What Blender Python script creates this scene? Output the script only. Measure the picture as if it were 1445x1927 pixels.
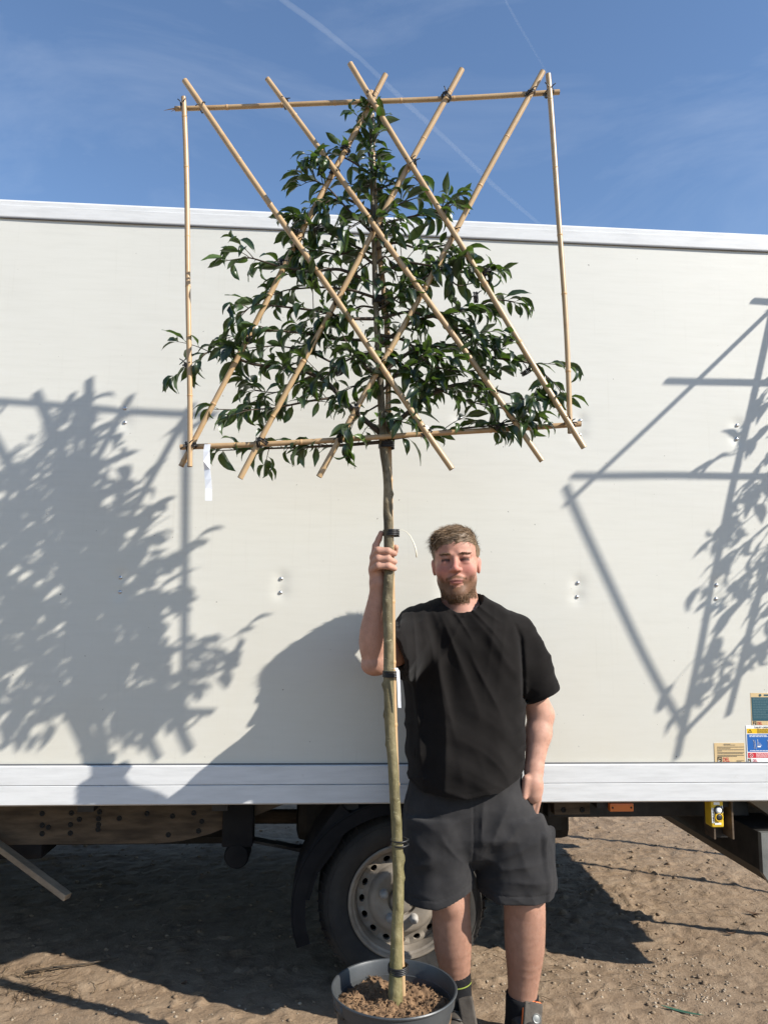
import bpy, bmesh, math, random
import numpy as np
from mathutils import Vector, Matrix, Quaternion
random.seed(7); np.random.seed(7)
R = math.radians
scn = bpy.context.scene
for o in list(bpy.data.objects): bpy.data.objects.remove(o, do_unlink=True)
COL = scn.collection

# ---------------------------------------------------------------- camera
PW_, PH_, FPX = 1445.0, 1927.0, 1448.0
PITCH, ROLL, CAMH = R(7.5), R(0.6), 1.46
fw = np.array([0, math.cos(PITCH), math.sin(PITCH)]); rt0 = np.array([1.0, 0, 0]); up0 = np.cross(rt0, fw)
rt = math.cos(ROLL)*rt0 + math.sin(ROLL)*up0
up = -math.sin(ROLL)*rt0 + math.cos(ROLL)*up0
CO = np.array([0, 0, CAMH])
cam = bpy.data.cameras.new('camera'); camo = bpy.data.objects.new('camera', cam); COL.objects.link(camo)
camo.matrix_world = Matrix(((rt[0], up[0], -fw[0], 0), (rt[1], up[1], -fw[1], 0), (rt[2], up[2], -fw[2], CAMH), (0, 0, 0, 1)))
cam.sensor_fit = 'VERTICAL'; cam.sensor_height = 24; cam.lens = FPX/PH_*24; cam.clip_start = .05; cam.clip_end = 20000
scn.camera = camo
# ---------------------------------------------------------------- world, sun, exposure
SUN = Vector((1, -.48, .775)).normalized()
world = bpy.data.worlds.new('World'); scn.world = world; world.use_nodes = True
wn = world.node_tree.nodes; wl = world.node_tree.links
sky = wn.new('ShaderNodeTexSky'); sky.sky_type = 'NISHITA'; sky.sun_disc = False
sky.sun_elevation = math.asin(SUN.z); sky.sun_rotation = math.atan2(SUN.x, SUN.y)
sky.air_density = 1.0; sky.dust_density = .12; sky.ozone_density = 3.6; sky.altitude = 60
bg = wn['Background']; bg.inputs[1].default_value = .120
tcw = wn.new('ShaderNodeTexCoord'); mpw = wn.new('ShaderNodeMapping'); mpw.inputs['Scale'].default_value = (1.2, 2.2, 5.0); mpw.inputs['Rotation'].default_value = (.3, .5, .4)
nzw = wn.new('ShaderNodeTexNoise'); nzw.inputs['Scale'].default_value = 2.2; nzw.inputs['Detail'].default_value = 7; nzw.inputs['Roughness'].default_value = .6; nzw.inputs['Distortion'].default_value = .6
rpw = wn.new('ShaderNodeValToRGB'); rpw.color_ramp.elements[0].position = .48; rpw.color_ramp.elements[1].position = .85; rpw.color_ramp.elements[1].color = (.15, .15, .15, 1)
mxw = wn.new('ShaderNodeMix'); mxw.data_type = 'RGBA'; mxw.inputs[7].default_value = (5.2, 5.6, 6.2, 1)
wl.new(tcw.outputs['Generated'], mpw.inputs[0]); wl.new(mpw.outputs[0], nzw.inputs['Vector']); wl.new(nzw.outputs['Fac'], rpw.inputs[0]); wl.new(rpw.outputs[0], mxw.inputs[0])
wl.new(sky.outputs[0], mxw.inputs[6]); wl.new(mxw.outputs[2], bg.inputs[0])   # faint high cirrus over the whole sky
sl = bpy.data.lights.new('sun', 'SUN'); sl.energy = 5.0; sl.angle = R(.53); sl.color = (1, .95, .87)
slo = bpy.data.objects.new('sun', sl); COL.objects.link(slo); slo.location = (6, -3, 6)
slo.rotation_euler = SUN.to_track_quat('Z', 'Y').to_euler()
scn.view_settings.view_transform = 'Standard'; scn.view_settings.look = 'None'
scn.view_settings.gamma = 1; scn.view_settings.exposure = .64; scn.view_settings.use_curve_mapping = False

# ---------------------------------------------------------------- pixel -> place helpers
def ray(x, y): return fw + rt*(x-PW_/2)/FPX + up*(PH_/2-y)/FPX
def P(x, y, Y):
    d = ray(x, y); return CO + d*(Y/d[1])
def PG(x, y, z=0.0):
    d = ray(x, y); return CO + d*((z-CAMH)/d[2])
WD, WT = 3.12, .07
PSI = math.atan(WT); UD = np.array([math.cos(PSI), math.sin(PSI), 0]); VD = np.array([-math.sin(PSI), math.cos(PSI), 0])
WO = np.array([0, WD, 0])
def PWL(x, y, v=0.0):          # pixel -> truck coordinates (u along the side, v into the truck, z) on the plane v
    d = ray(x, y); s = ((WO+VD*v-CO)@VD)/(d@VD); p = CO+d*s-WO
    return np.array([p@UD, v, p[2]])
def lerp(a, b, t): return a+(b-a)*t

# ---------------------------------------------------------------- materials
def mat(name, col=(.5, .5, .5), rough=.6, metal=0, spec=.5):
    m = bpy.data.materials.new(name); m.use_nodes = True
    b = m.node_tree.nodes['Principled BSDF']
    b.inputs['Base Color'].default_value = (*col, 1); b.inputs['Roughness'].default_value = rough
    b.inputs['Metallic'].default_value = metal; b.inputs['Specular IOR Level'].default_value = spec
    return m
class NB:
    def __init__(s, m): s.t = m.node_tree; s.n = s.t.nodes; s.l = s.t.links; s.b = s.n['Principled BSDF']
    def new(s, k, **kw):
        n = s.n.new(k)
        for a, v in kw.items(): setattr(n, a, v)
        return n
    def set(s, n, i, v):
        if hasattr(v, 'is_output') or isinstance(v, bpy.types.NodeSocket): s.l.new(v, n.inputs[i])
        else: n.inputs[i].default_value = v
    def coord(s, scale=(1, 1, 1), kind='Object', rot=(0, 0, 0)):
        c = s.new('ShaderNodeTexCoord'); m = s.new('ShaderNodeMapping')
        m.inputs['Scale'].default_value = scale; m.inputs['Rotation'].default_value = rot
        s.l.new(c.outputs[kind], m.inputs[0]); return m.outputs[0]
    def noise(s, vec, scale=5, detail=4, rough=.55, dist=0):
        n = s.new('ShaderNodeTexNoise'); s.l.new(vec, n.inputs['Vector']); n.inputs['Scale'].default_value = scale
        n.inputs['Detail'].default_value = detail; n.inputs['Roughness'].default_value = rough; n.inputs['Distortion'].default_value = dist
        return n.outputs['Fac']
    def vor(s, vec, scale=5, feature='F1'):
        n = s.new('ShaderNodeTexVoronoi', feature=feature); s.l.new(vec, n.inputs['Vector']); n.inputs['Scale'].default_value = scale
        return n.outputs['Distance']
    def ramp(s, fac, stops):
        r = s.new('ShaderNodeValToRGB'); e = r.color_ramp.elements
        while len(e) < len(stops): e.new(.5)
        for k, (p, c) in enumerate(stops):
            e[k].position = p; e[k].color = (*c, 1) if len(c) == 3 else c
        s.l.new(fac, r.inputs[0]); return r.outputs[0]
    def mix(s, fac, a, b, mode='MIX'):
        m = s.new('ShaderNodeMix', data_type='RGBA', blend_type=mode)
        for k, v in ((0, fac), (6, a), (7, b)):
            if isinstance(v, bpy.types.NodeSocket): s.l.new(v, m.inputs[k])
            else: m.inputs[k].default_value = v if k == 0 else (*v, 1)
        return m.outputs[2]
    def math(s, op, a, b=0.0):
        m = s.new('ShaderNodeMath', operation=op)
        for k, v in ((0, a), (1, b)):
            if isinstance(v, bpy.types.NodeSocket): s.l.new(v, m.inputs[k])
            else: m.inputs[k].default_value = v
        return m.outputs[0]
    def base(s, c): s.l.new(c, s.b.inputs['Base Color'])
    def rough(s, c): s.l.new(c, s.b.inputs['Roughness'])
    def bump(s, h, strength=.3, dist=.01, prev=None):
        b = s.new('ShaderNodeBump'); b.inputs['Strength'].default_value = strength; b.inputs['Distance'].default_value = dist
        s.l.new(h, b.inputs['Height'])
        if prev is not None: s.l.new(prev, b.inputs['Normal'])
        s.l.new(b.outputs[0], s.b.inputs['Normal']); return b.outputs[0]
def noisy(name, c1, c2, scale=20, rough=.6, metal=0, bump=0, bscale=None, detail=5, stretch=(1, 1, 1), lo=.35, hi=.65, spec=.5, bdist=.004):
    m = mat(name, c1, rough, metal, spec); n = NB(m); v = n.coord(stretch)
    n.base(n.ramp(n.noise(v, scale, detail), [(lo, c1), (hi, c2)]))
    if bump: n.bump(n.noise(v, bscale or scale*3, 5), bump, bdist)
    return m
M = {}
# truck panels
m = mat('grp_panel', (.74, .73, .68), .42); n = NB(m); M['panel'] = m
v = n.coord((1.2, 1, 14)); v1 = n.coord()
st = n.noise(v, 4, 6, .65)
c = n.ramp(st, [(.25, (.565, .556, .505)), (.5, (.595, .586, .533)), (.75, (.61, .602, .553))])
gz = n.new('ShaderNodeSeparateXYZ'); n.l.new(v1, gz.inputs[0])
low = n.ramp(gz.outputs[2], [(.0, (1, 1, 1)), (1.0, (0, 0, 0))])
mr = n.new('ShaderNodeMapRange'); mr.inputs[1].default_value = .75; mr.inputs[2].default_value = 2.1; mr.inputs[3].default_value = 1; mr.inputs[4].default_value = 0
n.l.new(gz.outputs[2], mr.inputs[0])
dirt = n.math('MULTIPLY', mr.outputs[0], n.noise(v1, 3, 6, .6))
c = n.mix(dirt, c, (.54, .505, .415))
spk = n.ramp(n.noise(v1, 55, 2, .4), [(.225, (1, 1, 1)), (.245, (0, 0, 0))])
c = n.mix(n.math('MULTIPLY', spk, .7), c, (.12, .10, .08))
scr = n.ramp(n.noise(n.coord((3, 1, 90), rot=(0, .03, 0)), 3, 3, .5), [(.27, (1, 1, 1)), (.30, (0, 0, 0))])
c = n.mix(n.math('MULTIPLY', scr, .22), c, (.4, .39, .36))
drip = n.ramp(n.noise(n.coord((26, 1, .9)), 2.2, 4, .6), [(.60, (0, 0, 0)), (.80, (1, 1, 1))]); c = n.mix(n.math('MULTIPLY', drip, .16), c, (.36, .33, .27))
n.base(c); n.bump(n.noise(n.coord((1, 1, 3)), 5, 3), .06, .01)
m = mat('painted_rail', (.80, .82, .84), .38); n = NB(m); M['rail'] = m
v = n.coord((1, 1, 9)); c = n.ramp(n.noise(v, 6, 6, .65), [(.3, (.54, .542, .535)), (.55, (.615, .618, .612)), (.75, (.655, .657, .65))])
mk = n.ramp(n.noise(n.coord(), 11, 5, .6), [(.24, (1, 1, 1)), (.33, (0, 0, 0))]); c = n.mix(n.math('MULTIPLY', mk, .5), c, (.45, .43, .39)); n.base(c)
M['seam'] = mat('seam_dark', (.10, .10, .105), .7)
M['rust'] = noisy('dirty_chassis', (.050, .034, .021), (.125, .088, .056), 14, .85, .2, .5, 40, stretch=(.5, 1, 2.2))
M['black'] = noisy('black_steel', (.012, .011, .010), (.030, .026, .022), 18, .6, .3, .2, 60)
M['plastic'] = noisy('black_plastic', (.006, .006, .007), (.014, .013, .013), 9, .8, 0, .1, 60, spec=.2)
M['hole'] = mat('bolt_hole', (.01, .009, .008), .8)
M['steel'] = mat('zinc_screw', (.55, .56, .58), .28, 1.0)
M['tyre'] = noisy('tyre_rubber', (.014, .0135, .013), (.052, .046, .039), 7, .82, 0, .3, 70, lo=.3, hi=.75)
M['rim'] = noisy('dusty_wheel_rim', (.20, .168, .132), (.34, .295, .24), 9, .6, .25, .15, 80)
M['nut'] = noisy('wheel_nut_cap', (.26, .245, .225), (.36, .34, .31), 30, .6)
M['orange'] = mat('amber_lens', (.62, .16, .035), .3)
M['yellow'] = noisy('yellow_plastic', (.62, .41, .02), (.72, .48, .03), 30, .5)
M['white'] = mat('white_print', (.78, .78, .75), .5)
M['tan'] = noisy('tan_sticker', (.55, .40, .205), (.60, .44, .23), 10, .5)
M['teal'] = mat('teal_sticker', (.018, .075, .10), .45)
M['tealline'] = mat('teal_print', (.09, .16, .18), .5)
M['blue'] = mat('blue_sticker', (.01, .105, .36), .45)
M['red'] = mat('red_sticker', (.52, .02, .035), .45)
M['syellow'] = mat('yellow_sticker', (.75, .45, .01), .45)
M['ink'] = mat('black_ink', (.02, .02, .02), .5)
M['greyink'] = mat('grey_ink', (.17, .14, .10), .5)
M['galv'] = noisy('galvanised_plate', (.17, .175, .165), (.25, .25, .235), 12, .5, .6)
M['glass'] = mat('dark_glass', (.02, .025, .03), .06)
# wood and leaves
m = mat('bamboo', (.5, .33, .15), .38); n = NB(m); M['bamboo'] = m
oi = n.new('ShaderNodeObjectInfo')
v = n.coord((1, 1, 1)); a = n.ramp(n.noise(v, 9, 4), [(.3, (.36, .245, .125)), (.55, (.44, .31, .165)), (.75, (.31, .19, .09))])
a = n.mix(n.math('MULTIPLY', oi.outputs['Random'], .4), a, (.44, .27, .145))
sp = n.ramp(n.noise(v, 60, 4), [(.66, (0, 0, 0)), (.76, (1, 1, 1))]); a = n.mix(n.math('MULTIPLY', sp, .55), a, (.20, .10, .04))
n.base(a)
M['cane_end'] = mat('cut_cane_end', (.16, .085, .04), .8)
M['node'] = mat('cane_node', (.46, .29, .14), .55)
m = mat('bark', (.2, .15, .08), .7); n = NB(m); M['bark'] = m
v = n.coord((1, 1, .45)); v2 = n.coord((1, 1, 1))
sz = n.new('ShaderNodeSeparateXYZ'); n.l.new(n.coord(), sz.inputs[0])
hg = n.new('ShaderNodeMapRange'); hg.inputs[1].default_value = .3; hg.inputs[2].default_value = 1.9; n.l.new(sz.outputs[2], hg.inputs[0])
g = n.ramp(n.noise(v, 16, 6, .65), [(.30, (.060, .050, .018)), (.5, (.150, .128, .048)), (.70, (.30, .25, .125))])
br = n.ramp(n.noise(v, 18, 6, .65), [(.30, (.030, .023, .013)), (.5, (.105, .082, .047)), (.70, (.30, .245, .155))])
c = n.mix(hg.outputs[0], g, br)
lent = n.ramp(n.noise(n.coord((1, 1, 2.5)), 70, 3), [(.64, (0, 0, 0)), (.72, (1, 1, 1))]); c = n.mix(n.math('MULTIPLY', lent, .65), c, (.42, .38, .22)); n.base(c)
n.bump(n.noise(n.coord((1, 1, .8)), 60, 6), .6, .006)
M['twig'] = noisy('twig_bark', (.035, .025, .015), (.075, .05, .028), 40, .7)
m = mat('leaf', (.03, .06, .02), .30); n = NB(m); M['leaf'] = m
oi = n.new('ShaderNodeObjectInfo'); ge = n.new('ShaderNodeNewGeometry')
rnd = n.math('FRACT', n.math('ADD', oi.outputs['Random'], ge.outputs['Random Per Island']))
c = n.ramp(rnd, [(.0, (.008, .016, .011)), (.5, (.011, .021, .013)), (.80, (.018, .032, .016)), (.92, (.05, .085, .022)), (1, (.11, .17, .038))])
at = n.new('ShaderNodeAttribute'); at.attribute_name = 'rib'
c = n.mix(n.math('MULTIPLY', at.outputs['Fac'], .55), c, (.05, .08, .03))
c = n.mix(n.math('MULTIPLY', ge.outputs['Backfacing'], .6), c, (.05, .075, .035))
n.base(c); n.b.inputs['Specular IOR Level'].default_value = .55
n.bump(n.noise(n.coord(), 90, 3), .12, .003)
tr = n.new('ShaderNodeBsdfTranslucent'); tr.inputs[0].default_value = (.16, .30, .03, 1)
ms = n.new('ShaderNodeMixShader'); ms.inputs[0].default_value = .16
out = n.n['Material Output']; n.l.new(n.b.outputs[0], ms.inputs[1]); n.l.new(tr.outputs[0], ms.inputs[2]); n.l.new(ms.outputs[0], out.inputs[0])
M['tie'] = mat('rubber_tie', (.012, .012, .013), .45)
M['ribbon'] = noisy('paper_ribbon', (.74, .76, .80), (.80, .81, .83), 12, .55)
M['string'] = mat('clear_string', (.75, .70, .55), .4)
M['pot'] = noisy('grey_plastic_pot', (.040, .044, .047), (.062, .066, .068), 8, .42, 0, .08, 90)
M['compost'] = noisy('compost', (.09, .05, .024), (.24, .145, .075), 55, .95, 0, .6, 150)
# clothes and skin
m = mat('skin', (.6, .36, .27), .60, 0, .3); n = NB(m); M['skin'] = m
at = n.new('ShaderNodeAttribute'); at.attribute_name = 'Col'
bl = n.ramp(n.noise(n.coord(), 45, 4), [(.3, (.90, .88, .87)), (.7, (1.08, 1.08, 1.08))])
n.base(n.mix(1.0, at.outputs['Color'], bl, 'MULTIPLY')); n.b.inputs['Subsurface Weight'].default_value = .10
n.b.inputs['Subsurface Radius'].default_value = (.012, .005, .003); n.b.inputs['Subsurface Scale'].default_value = .5
n.bump(n.noise(n.coord(), 260, 3), .12, .002)
M['hair'] = None
def hairmat(name, a, b):
    m = mat(name, a, .55); n = NB(m); ge = n.new('ShaderNodeNewGeometry'); n.base(n.ramp(ge.outputs['Random Per Island'], [(0, a), (1, b)])); return m
M['hair'] = hairmat('brown_hair', (.06, .036, .018), (.23, .145, .078))
M['beard'] = hairmat('ginger_beard', (.070, .037, .017), (.235, .135, .064))
def cloth(name, a, b, sc, weave=900):
    m = mat(name, a, .95, 0, .08); n = NB(m); v = n.coord()
    n.base(n.ramp(n.noise(v, sc, 5, .6), [(.3, a), (.75, b)]))
    n.b.inputs['Sheen Weight'].default_value = .05; n.b.inputs['Sheen Roughness'].default_value = .5
    n.bump(n.noise(v, weave, 2), .25, .001); return m
M['shirt'] = cloth('black_cotton', (.0075, .0066, .0062), (.0135, .0118, .011), 9)
M['shorts'] = cloth('charcoal_canvas', (.0165, .0162, .0172), (.041, .039, .0388), 7)
M['stitch'] = cloth('grey_stitch', (.075, .075, .08), (.10, .10, .105), 30)
M['sock'] = cloth('black_sock', (.010, .010, .011), (.016, .016, .017), 30)
M['sockband'] = mat('lime_band', (.22, .27, .04), .8)
M['shoe'] = noisy('grey_suede', (.052, .042, .032), (.095, .080, .064), 25, .85, 0, .3, 150)
M['shoedark'] = noisy('black_shoe_leather', (.015, .013, .012), (.03, .027, .024), 25, .5)
M['shoeorange'] = mat('orange_trim', (.72, .15, .03), .6)
M['silver'] = mat('silver_chain', (.8, .8, .8), .25, 1.0)
# ground
m = mat('dry_soil', (.2, .15, .1), .95, 0, .25); n = NB(m); M['soil'] = m
v = n.coord()
big = n.noise(v, 1.3, 5, .6); mid = n.noise(v, 9, 6, .65, .4); fin = n.noise(v, 70, 5, .7)
c = n.ramp(mid, [(.28, (.115, .074, .043)), (.48, (.222, .154, .097)), (.70, (.32, .236, .158))])
c = n.mix(n.ramp(big, [(.35, (0, 0, 0)), (.7, (.65, .65, .65))]), c, (.26, .188, .122))
c = n.mix(n.ramp(fin, [(.55, (0, 0, 0)), (.75, (.45, .45, .45))]), c, (.38, .30, .215))
c = n.mix(n.ramp(n.noise(n.coord((1, 2.4, 1), rot=(0, 0, .5)), 24, 5, .75, .8), [(.22, (.8, .8, .8)), (.36, (0, 0, 0))]), c, (.06, .04, .026))
n.base(c)
b1 = n.bump(mid, .6, .025); b2 = n.bump(fin, .9, .007, b1); n.bump(n.noise(v, 260, 3, .7), .5, .002, b2)
M['stone'] = noisy('pale_stone', (.19, .145, .10), (.37, .30, .22), 4, .9, 0, .3, 60)
M['clod'] = noisy('soil_clod', (.13, .085, .05), (.25, .18, .115), 12, .95, 0, .5, 90)
M['straw'] = hairmat('dry_straw', (.09, .055, .03), (.26, .18, .10))
M['dryleaf'] = noisy('dry_leaf', (.085, .045, .022), (.17, .095, .05), 30, .8)
M['greenleaf'] = noisy('green_strap_leaf', (.03, .085, .055), (.08, .17, .11), 20, .45)
M['timber'] = noisy('weathered_timber', (.16, .12, .08), (.27, .21, .145), 9, .85, 0, .4, 60, stretch=(.4, 3, 3))

# ---------------------------------------------------------------- object helpers
def tag(o, label=None, cat=None, group=None, kind=None):
    if label: o['label'] = label
    if cat: o['category'] = cat
    if group: o['group'] = group
    if kind: o['kind'] = kind
    return o
def empty(name, loc=(0, 0, 0), rz=0, parent=None):
    o = bpy.data.objects.new(name, None); COL.objects.link(o); o.location = loc; o.rotation_euler = (0, 0, rz)
    o.empty_display_size = .05
    if parent: o.parent = parent
    return o
def link(name, me, m=None, parent=None):
    o = bpy.data.objects.new(name, me); COL.objects.link(o)
    if m is not None and len(me.materials) == 0: me.materials.append(M[m] if isinstance(m, str) else m)
    if parent: o.parent = parent
    return o
def npmesh(name, V, F, smooth=True):
    V = np.asarray(V, np.float32); me = bpy.data.meshes.new(name)
    if isinstance(F, np.ndarray):
        k = F.shape[1]; nf = len(F)
        me.vertices.add(len(V)); me.vertices.foreach_set('co', V.ravel())
        me.loops.add(nf*k); me.loops.foreach_set('vertex_index', F.astype(np.int32).ravel())
        me.polygons.add(nf); me.polygons.foreach_set('loop_start', np.arange(0, nf*k, k, dtype=np.int32))
        me.update(calc_edges=True); me.validate()
    else: me.from_pydata([tuple(map(float, q)) for q in V], [], F)
    if smooth: me.polygons.foreach_set('use_smooth', np.ones(len(me.polygons), bool))
    me.update(); return me
class MB:
    """collects simple shapes into one mesh"""
    def __init__(s): s.V = []; s.F = []
    def add(s, V, F):
        o = len(s.V); s.V += [tuple(map(float, q)) for q in V]; s.F += [tuple(i+o for i in f) for f in F]; return s
    def box(s, lo, hi, bev=0.0):
        bm = bmesh.new(); bmesh.ops.create_cube(bm, size=1)
        for q in bm.verts: q.co = Vector([lo[k]+(q.co[k]+.5)*(hi[k]-lo[k]) for k in range(3)])
        if bev: bmesh.ops.bevel(bm, geom=list(bm.edges), offset=bev, segments=2, affect='EDGES', profile=.6)
        bm.verts.index_update(); s.add([q.co for q in bm.verts], [[q.index for q in f.verts] for f in bm.faces]); bm.free(); return s
    def tube(s, pts, rad, seg=8, cap=True, squash=None):
        pts = [np.asarray(p, float) for p in pts]; k = len(pts)
        rad = [rad]*k if np.isscalar(rad) else rad
        V = []; prev = None
        for i, p in enumerate(pts):
            t = pts[min(i+1, k-1)]-pts[max(i-1, 0)]; t = t/(np.linalg.norm(t)+1e-12)
            if prev is None:
                a = np.array([0, 1., 0]) if abs(t[1]) < .9 else np.array([1., 0, 0])
            else: a = prev
            a = a-t*(a@t); a /= np.linalg.norm(a)+1e-12; prev = a; b = np.cross(t, a)
            for j in range(seg):
                th = 2*math.pi*j/seg; V.append(p+rad[i]*(a*math.cos(th)+b*math.sin(th)))
        F = []
        for i in range(k-1):
            for j in range(seg): F.append((i*seg+j, i*seg+(j+1) % seg, (i+1)*seg+(j+1) % seg, (i+1)*seg+j))
        if cap: F.append(tuple(range(seg))[::-1]); F.append(tuple((k-1)*seg+j for j in range(seg)))
        return s.add(V, F)
    def lathe(s, prof, seg=48, axis='Z', c=(0, 0, 0), closed=False):
        V = []; F = []; k = len(prof)
        for j in range(seg):
            th = 2*math.pi*j/seg
            for r, h in prof:
                x, y = r*math.cos(th), r*math.sin(th)
                q = (x, y, h) if axis == 'Z' else (x, h, y)
                V.append((q[0]+c[0], q[1]+c[1], q[2]+c[2]))
        for j in range(seg):
            for i in range(k-1 if not closed else k):
                a, b = j*k+i, j*k+(i+1) % k; a2, b2 = ((j+1) % seg)*k+i, ((j+1) % seg)*k+(i+1) % k
                F.append((a, a2, b2, b) if axis == 'Z' else (a, b, b2, a2))
        return s.add(V, F)
    def build(s, name, m, parent=None, smooth=False):
        return link(name, npmesh(name, s.V, s.F, smooth), m, parent)
def autosmooth(o, ang=40):
    me = o.data; me.polygons.foreach_set('use_smooth', np.ones(len(me.polygons), bool))
    bm = bmesh.new(); bm.from_mesh(me); c = R(ang)
    for e in bm.edges:
        if len(e.link_faces) == 2 and e.calc_face_angle(0) > c: e.smooth = False
    bm.to_mesh(me); bm.free(); return o
def text_mesh(txt, size, name='lettering'):
    cu = bpy.data.curves.new(name, 'FONT'); cu.body = txt; cu.size = size; cu.extrude = .0002; cu.resolution_u = 3
    o = bpy.data.objects.new(name, cu); COL.objects.link(o)
    dg = bpy.context.evaluated_depsgraph_get(); me = bpy.data.meshes.new_from_object(o.evaluated_get(dg))
    bpy.data.objects.remove(o, do_unlink=True); me.materials.clear(); return me

# ---------------------------------------------------------------- numpy noise and implicit surfaces
NT = np.random.RandomState(3).uniform(-1, 1, (64, 64, 64)).astype(np.float32)
def vnoise(p, seed=0):
    p = np.asarray(p, np.float32); i = np.floor(p).astype(np.int32); f = p-i; f = f*f*f*(f*(f*6-15)+10)
    x, y, z = (i[:, 0]+seed*7) & 63, (i[:, 1]+seed*13) & 63, (i[:, 2]+seed*29) & 63; x1, y1, z1 = (x+1) & 63, (y+1) & 63, (z+1) & 63
    fx, fy, fz = f[:, 0], f[:, 1], f[:, 2]
    a = NT[x, y, z]; b = NT[x1, y, z]; c = NT[x, y1, z]; d = NT[x1, y1, z]; u = (a+(b-a)*fx); v = (c+(d-c)*fx); lo = u+(v-u)*fy
    a = NT[x, y, z1]; b = NT[x1, y, z1]; c = NT[x, y1, z1]; d = NT[x1, y1, z1]; u = (a+(b-a)*fx); v = (c+(d-c)*fx); hi = u+(v-u)*fy
    return lo+(hi-lo)*fz
def fbm(p, oct=4, seed=0, gain=.5):
    r = 0; a = 1; p = np.asarray(p, float)
    for k in range(oct): r = r+a*vnoise(p*(2**k)+k*17.3, seed+k); a *= gain
    return r
def smin(a, b, k):
    if k <= 0: return np.minimum(a, b)
    h = np.clip(.5+.5*(b-a)/k, 0, 1); return b*(1-h)+a*h-k*h*(1-h)
def smax(a, b, k): return -smin(-a, -b, k)
class Prim:
    def __init__(s, f, c, r, k, op=0): s.f = f; s.c = np.asarray(c, float); s.r = r; s.k = k; s.op = op
def cap_(a, b, r1, r2, k=.02, op=0):
    a = np.asarray(a, float); b = np.asarray(b, float); ab = b-a; L = max(ab@ab, 1e-9)
    def f(p):
        h = np.clip((p-a)@ab/L, 0, 1); return np.linalg.norm(p-a-h[:, None]*ab, axis=1)-(r1+(r2-r1)*h)
    return Prim(f, (a+b)/2, math.sqrt(L)/2+max(r1, r2), k, op)
def ell_(c, r, k=.02, rot=None, op=0):
    c = np.asarray(c, float); r = np.asarray(r, float)
    def f(p):
        q = p-c
        if rot is not None: q = q@rot
        k0 = np.linalg.norm(q/r, axis=1); k1 = np.linalg.norm(q/(r*r), axis=1)+1e-9; return k0*(k0-1)/k1
    return Prim(f, c, max(r), k, op)
def sdf_eval(prims, p):
    d = np.full(len(p), .5)
    for q in prims:
        e = q.f(p)
        d = smin(d, e, q.k) if q.op == 0 else smax(d, -e, q.k)
    return d
def implicit(name, prims, lo, hi, h, post=None, B=12):
    lo = np.asarray(lo, float); n = np.ceil((np.asarray(hi)-lo)/h/B).astype(int)*B+1
    vals = np.full(n, .5, np.float32); br = B*h*.87
    nb = (n-1)//B
    loc = np.stack(np.meshgrid(*[np.arange(B+1)]*3, indexing='ij'), -1).reshape(-1, 3)*h
    for bi in range(nb[0]):
        for bj in range(nb[1]):
            for bk in range(nb[2]):
                o = lo+np.array([bi, bj, bk])*B*h; cc = o+B*h/2
                sub = [q for q in prims if np.linalg.norm(cc-q.c) < q.r+br+q.k+.012]
                if not sub or all(q.op for q in sub): continue
                c1 = cc[None]
                d0 = sdf_eval(sub, c1)[0]
                if post is None and abs(d0) > br*1.2+.008: v = np.full((B+1,)*3, d0)
                else:
                    if abs(d0) > br*1.2+.028: v = np.full((B+1,)*3, d0)
                    else:
                        pts = o+loc; d = sdf_eval(sub, pts)
                        if post: d = post(pts, d)
                        v = d.reshape((B+1,)*3)
                vals[bi*B:bi*B+B+1, bj*B:bj*B+B+1, bk*B:bk*B+B+1] = v
    V, F = surfnets(vals, lo, h); return npmesh(name, V, F)
def surfnets(v, lo, h):
    ins = v < 0; cnt = np.zeros(np.array(v.shape)-1, np.uint8)
    cor = [(a, b, c) for a in (0, 1) for b in (0, 1) for c in (0, 1)]
    sh = v.shape
    for a, b, c in cor: cnt += ins[a:sh[0]-1+a, b:sh[1]-1+b, c:sh[2]-1+c]
    act = (cnt > 0) & (cnt < 8); I = np.argwhere(act); idx = np.full(act.shape, -1, np.int64); idx[act] = np.arange(len(I))
    cv = {q: v[I[:, 0]+q[0], I[:, 1]+q[1], I[:, 2]+q[2]].astype(float) for q in cor}
    acc = np.zeros((len(I), 3)); num = np.zeros(len(I))
    for q in cor:
        for ax in range(3):
            if q[ax] == 0:
                w = list(q); w[ax] = 1; w = tuple(w); a, b = cv[q], cv[w]; s = (a < 0) != (b < 0)
                t = np.where(s, a/np.where(s, a-b, 1), 0); pt = np.tile(np.array(q, float), (len(I), 1)); pt[:, ax] = t
                acc += pt*s[:, None]; num += s
    V = lo+(I+acc/num[:, None])*h; F = []
    for ax in range(3):
        o1, o2 = (ax+1) % 3, (ax+2) % 3
        s0 = [slice(None)]*3; s1 = [slice(None)]*3; s0[ax] = slice(0, -1); s1[ax] = slice(1, None)
        A = ins[tuple(s0)]; Bq = ins[tuple(s1)]; E = np.argwhere(A != Bq)
        E = E[(E[:, o1] > 0) & (E[:, o2] > 0) & (E[:, o1] < act.shape[o1]) & (E[:, o2] < act.shape[o2])]
        fl = A[E[:, 0], E[:, 1], E[:, 2]]
        def id_(d1, d2):
            q = E.copy(); q[:, o1] -= d1; q[:, o2] -= d2; return idx[q[:, 0], q[:, 1], q[:, 2]]
        Q = np.stack([id_(1, 1), id_(0, 1), id_(0, 0), id_(1, 0)], 1)
        Q[~fl] = Q[~fl][:, ::-1]; F.append(Q)
    F = np.concatenate(F); F = F[(F >= 0).all(1)]
    return V, F

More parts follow.
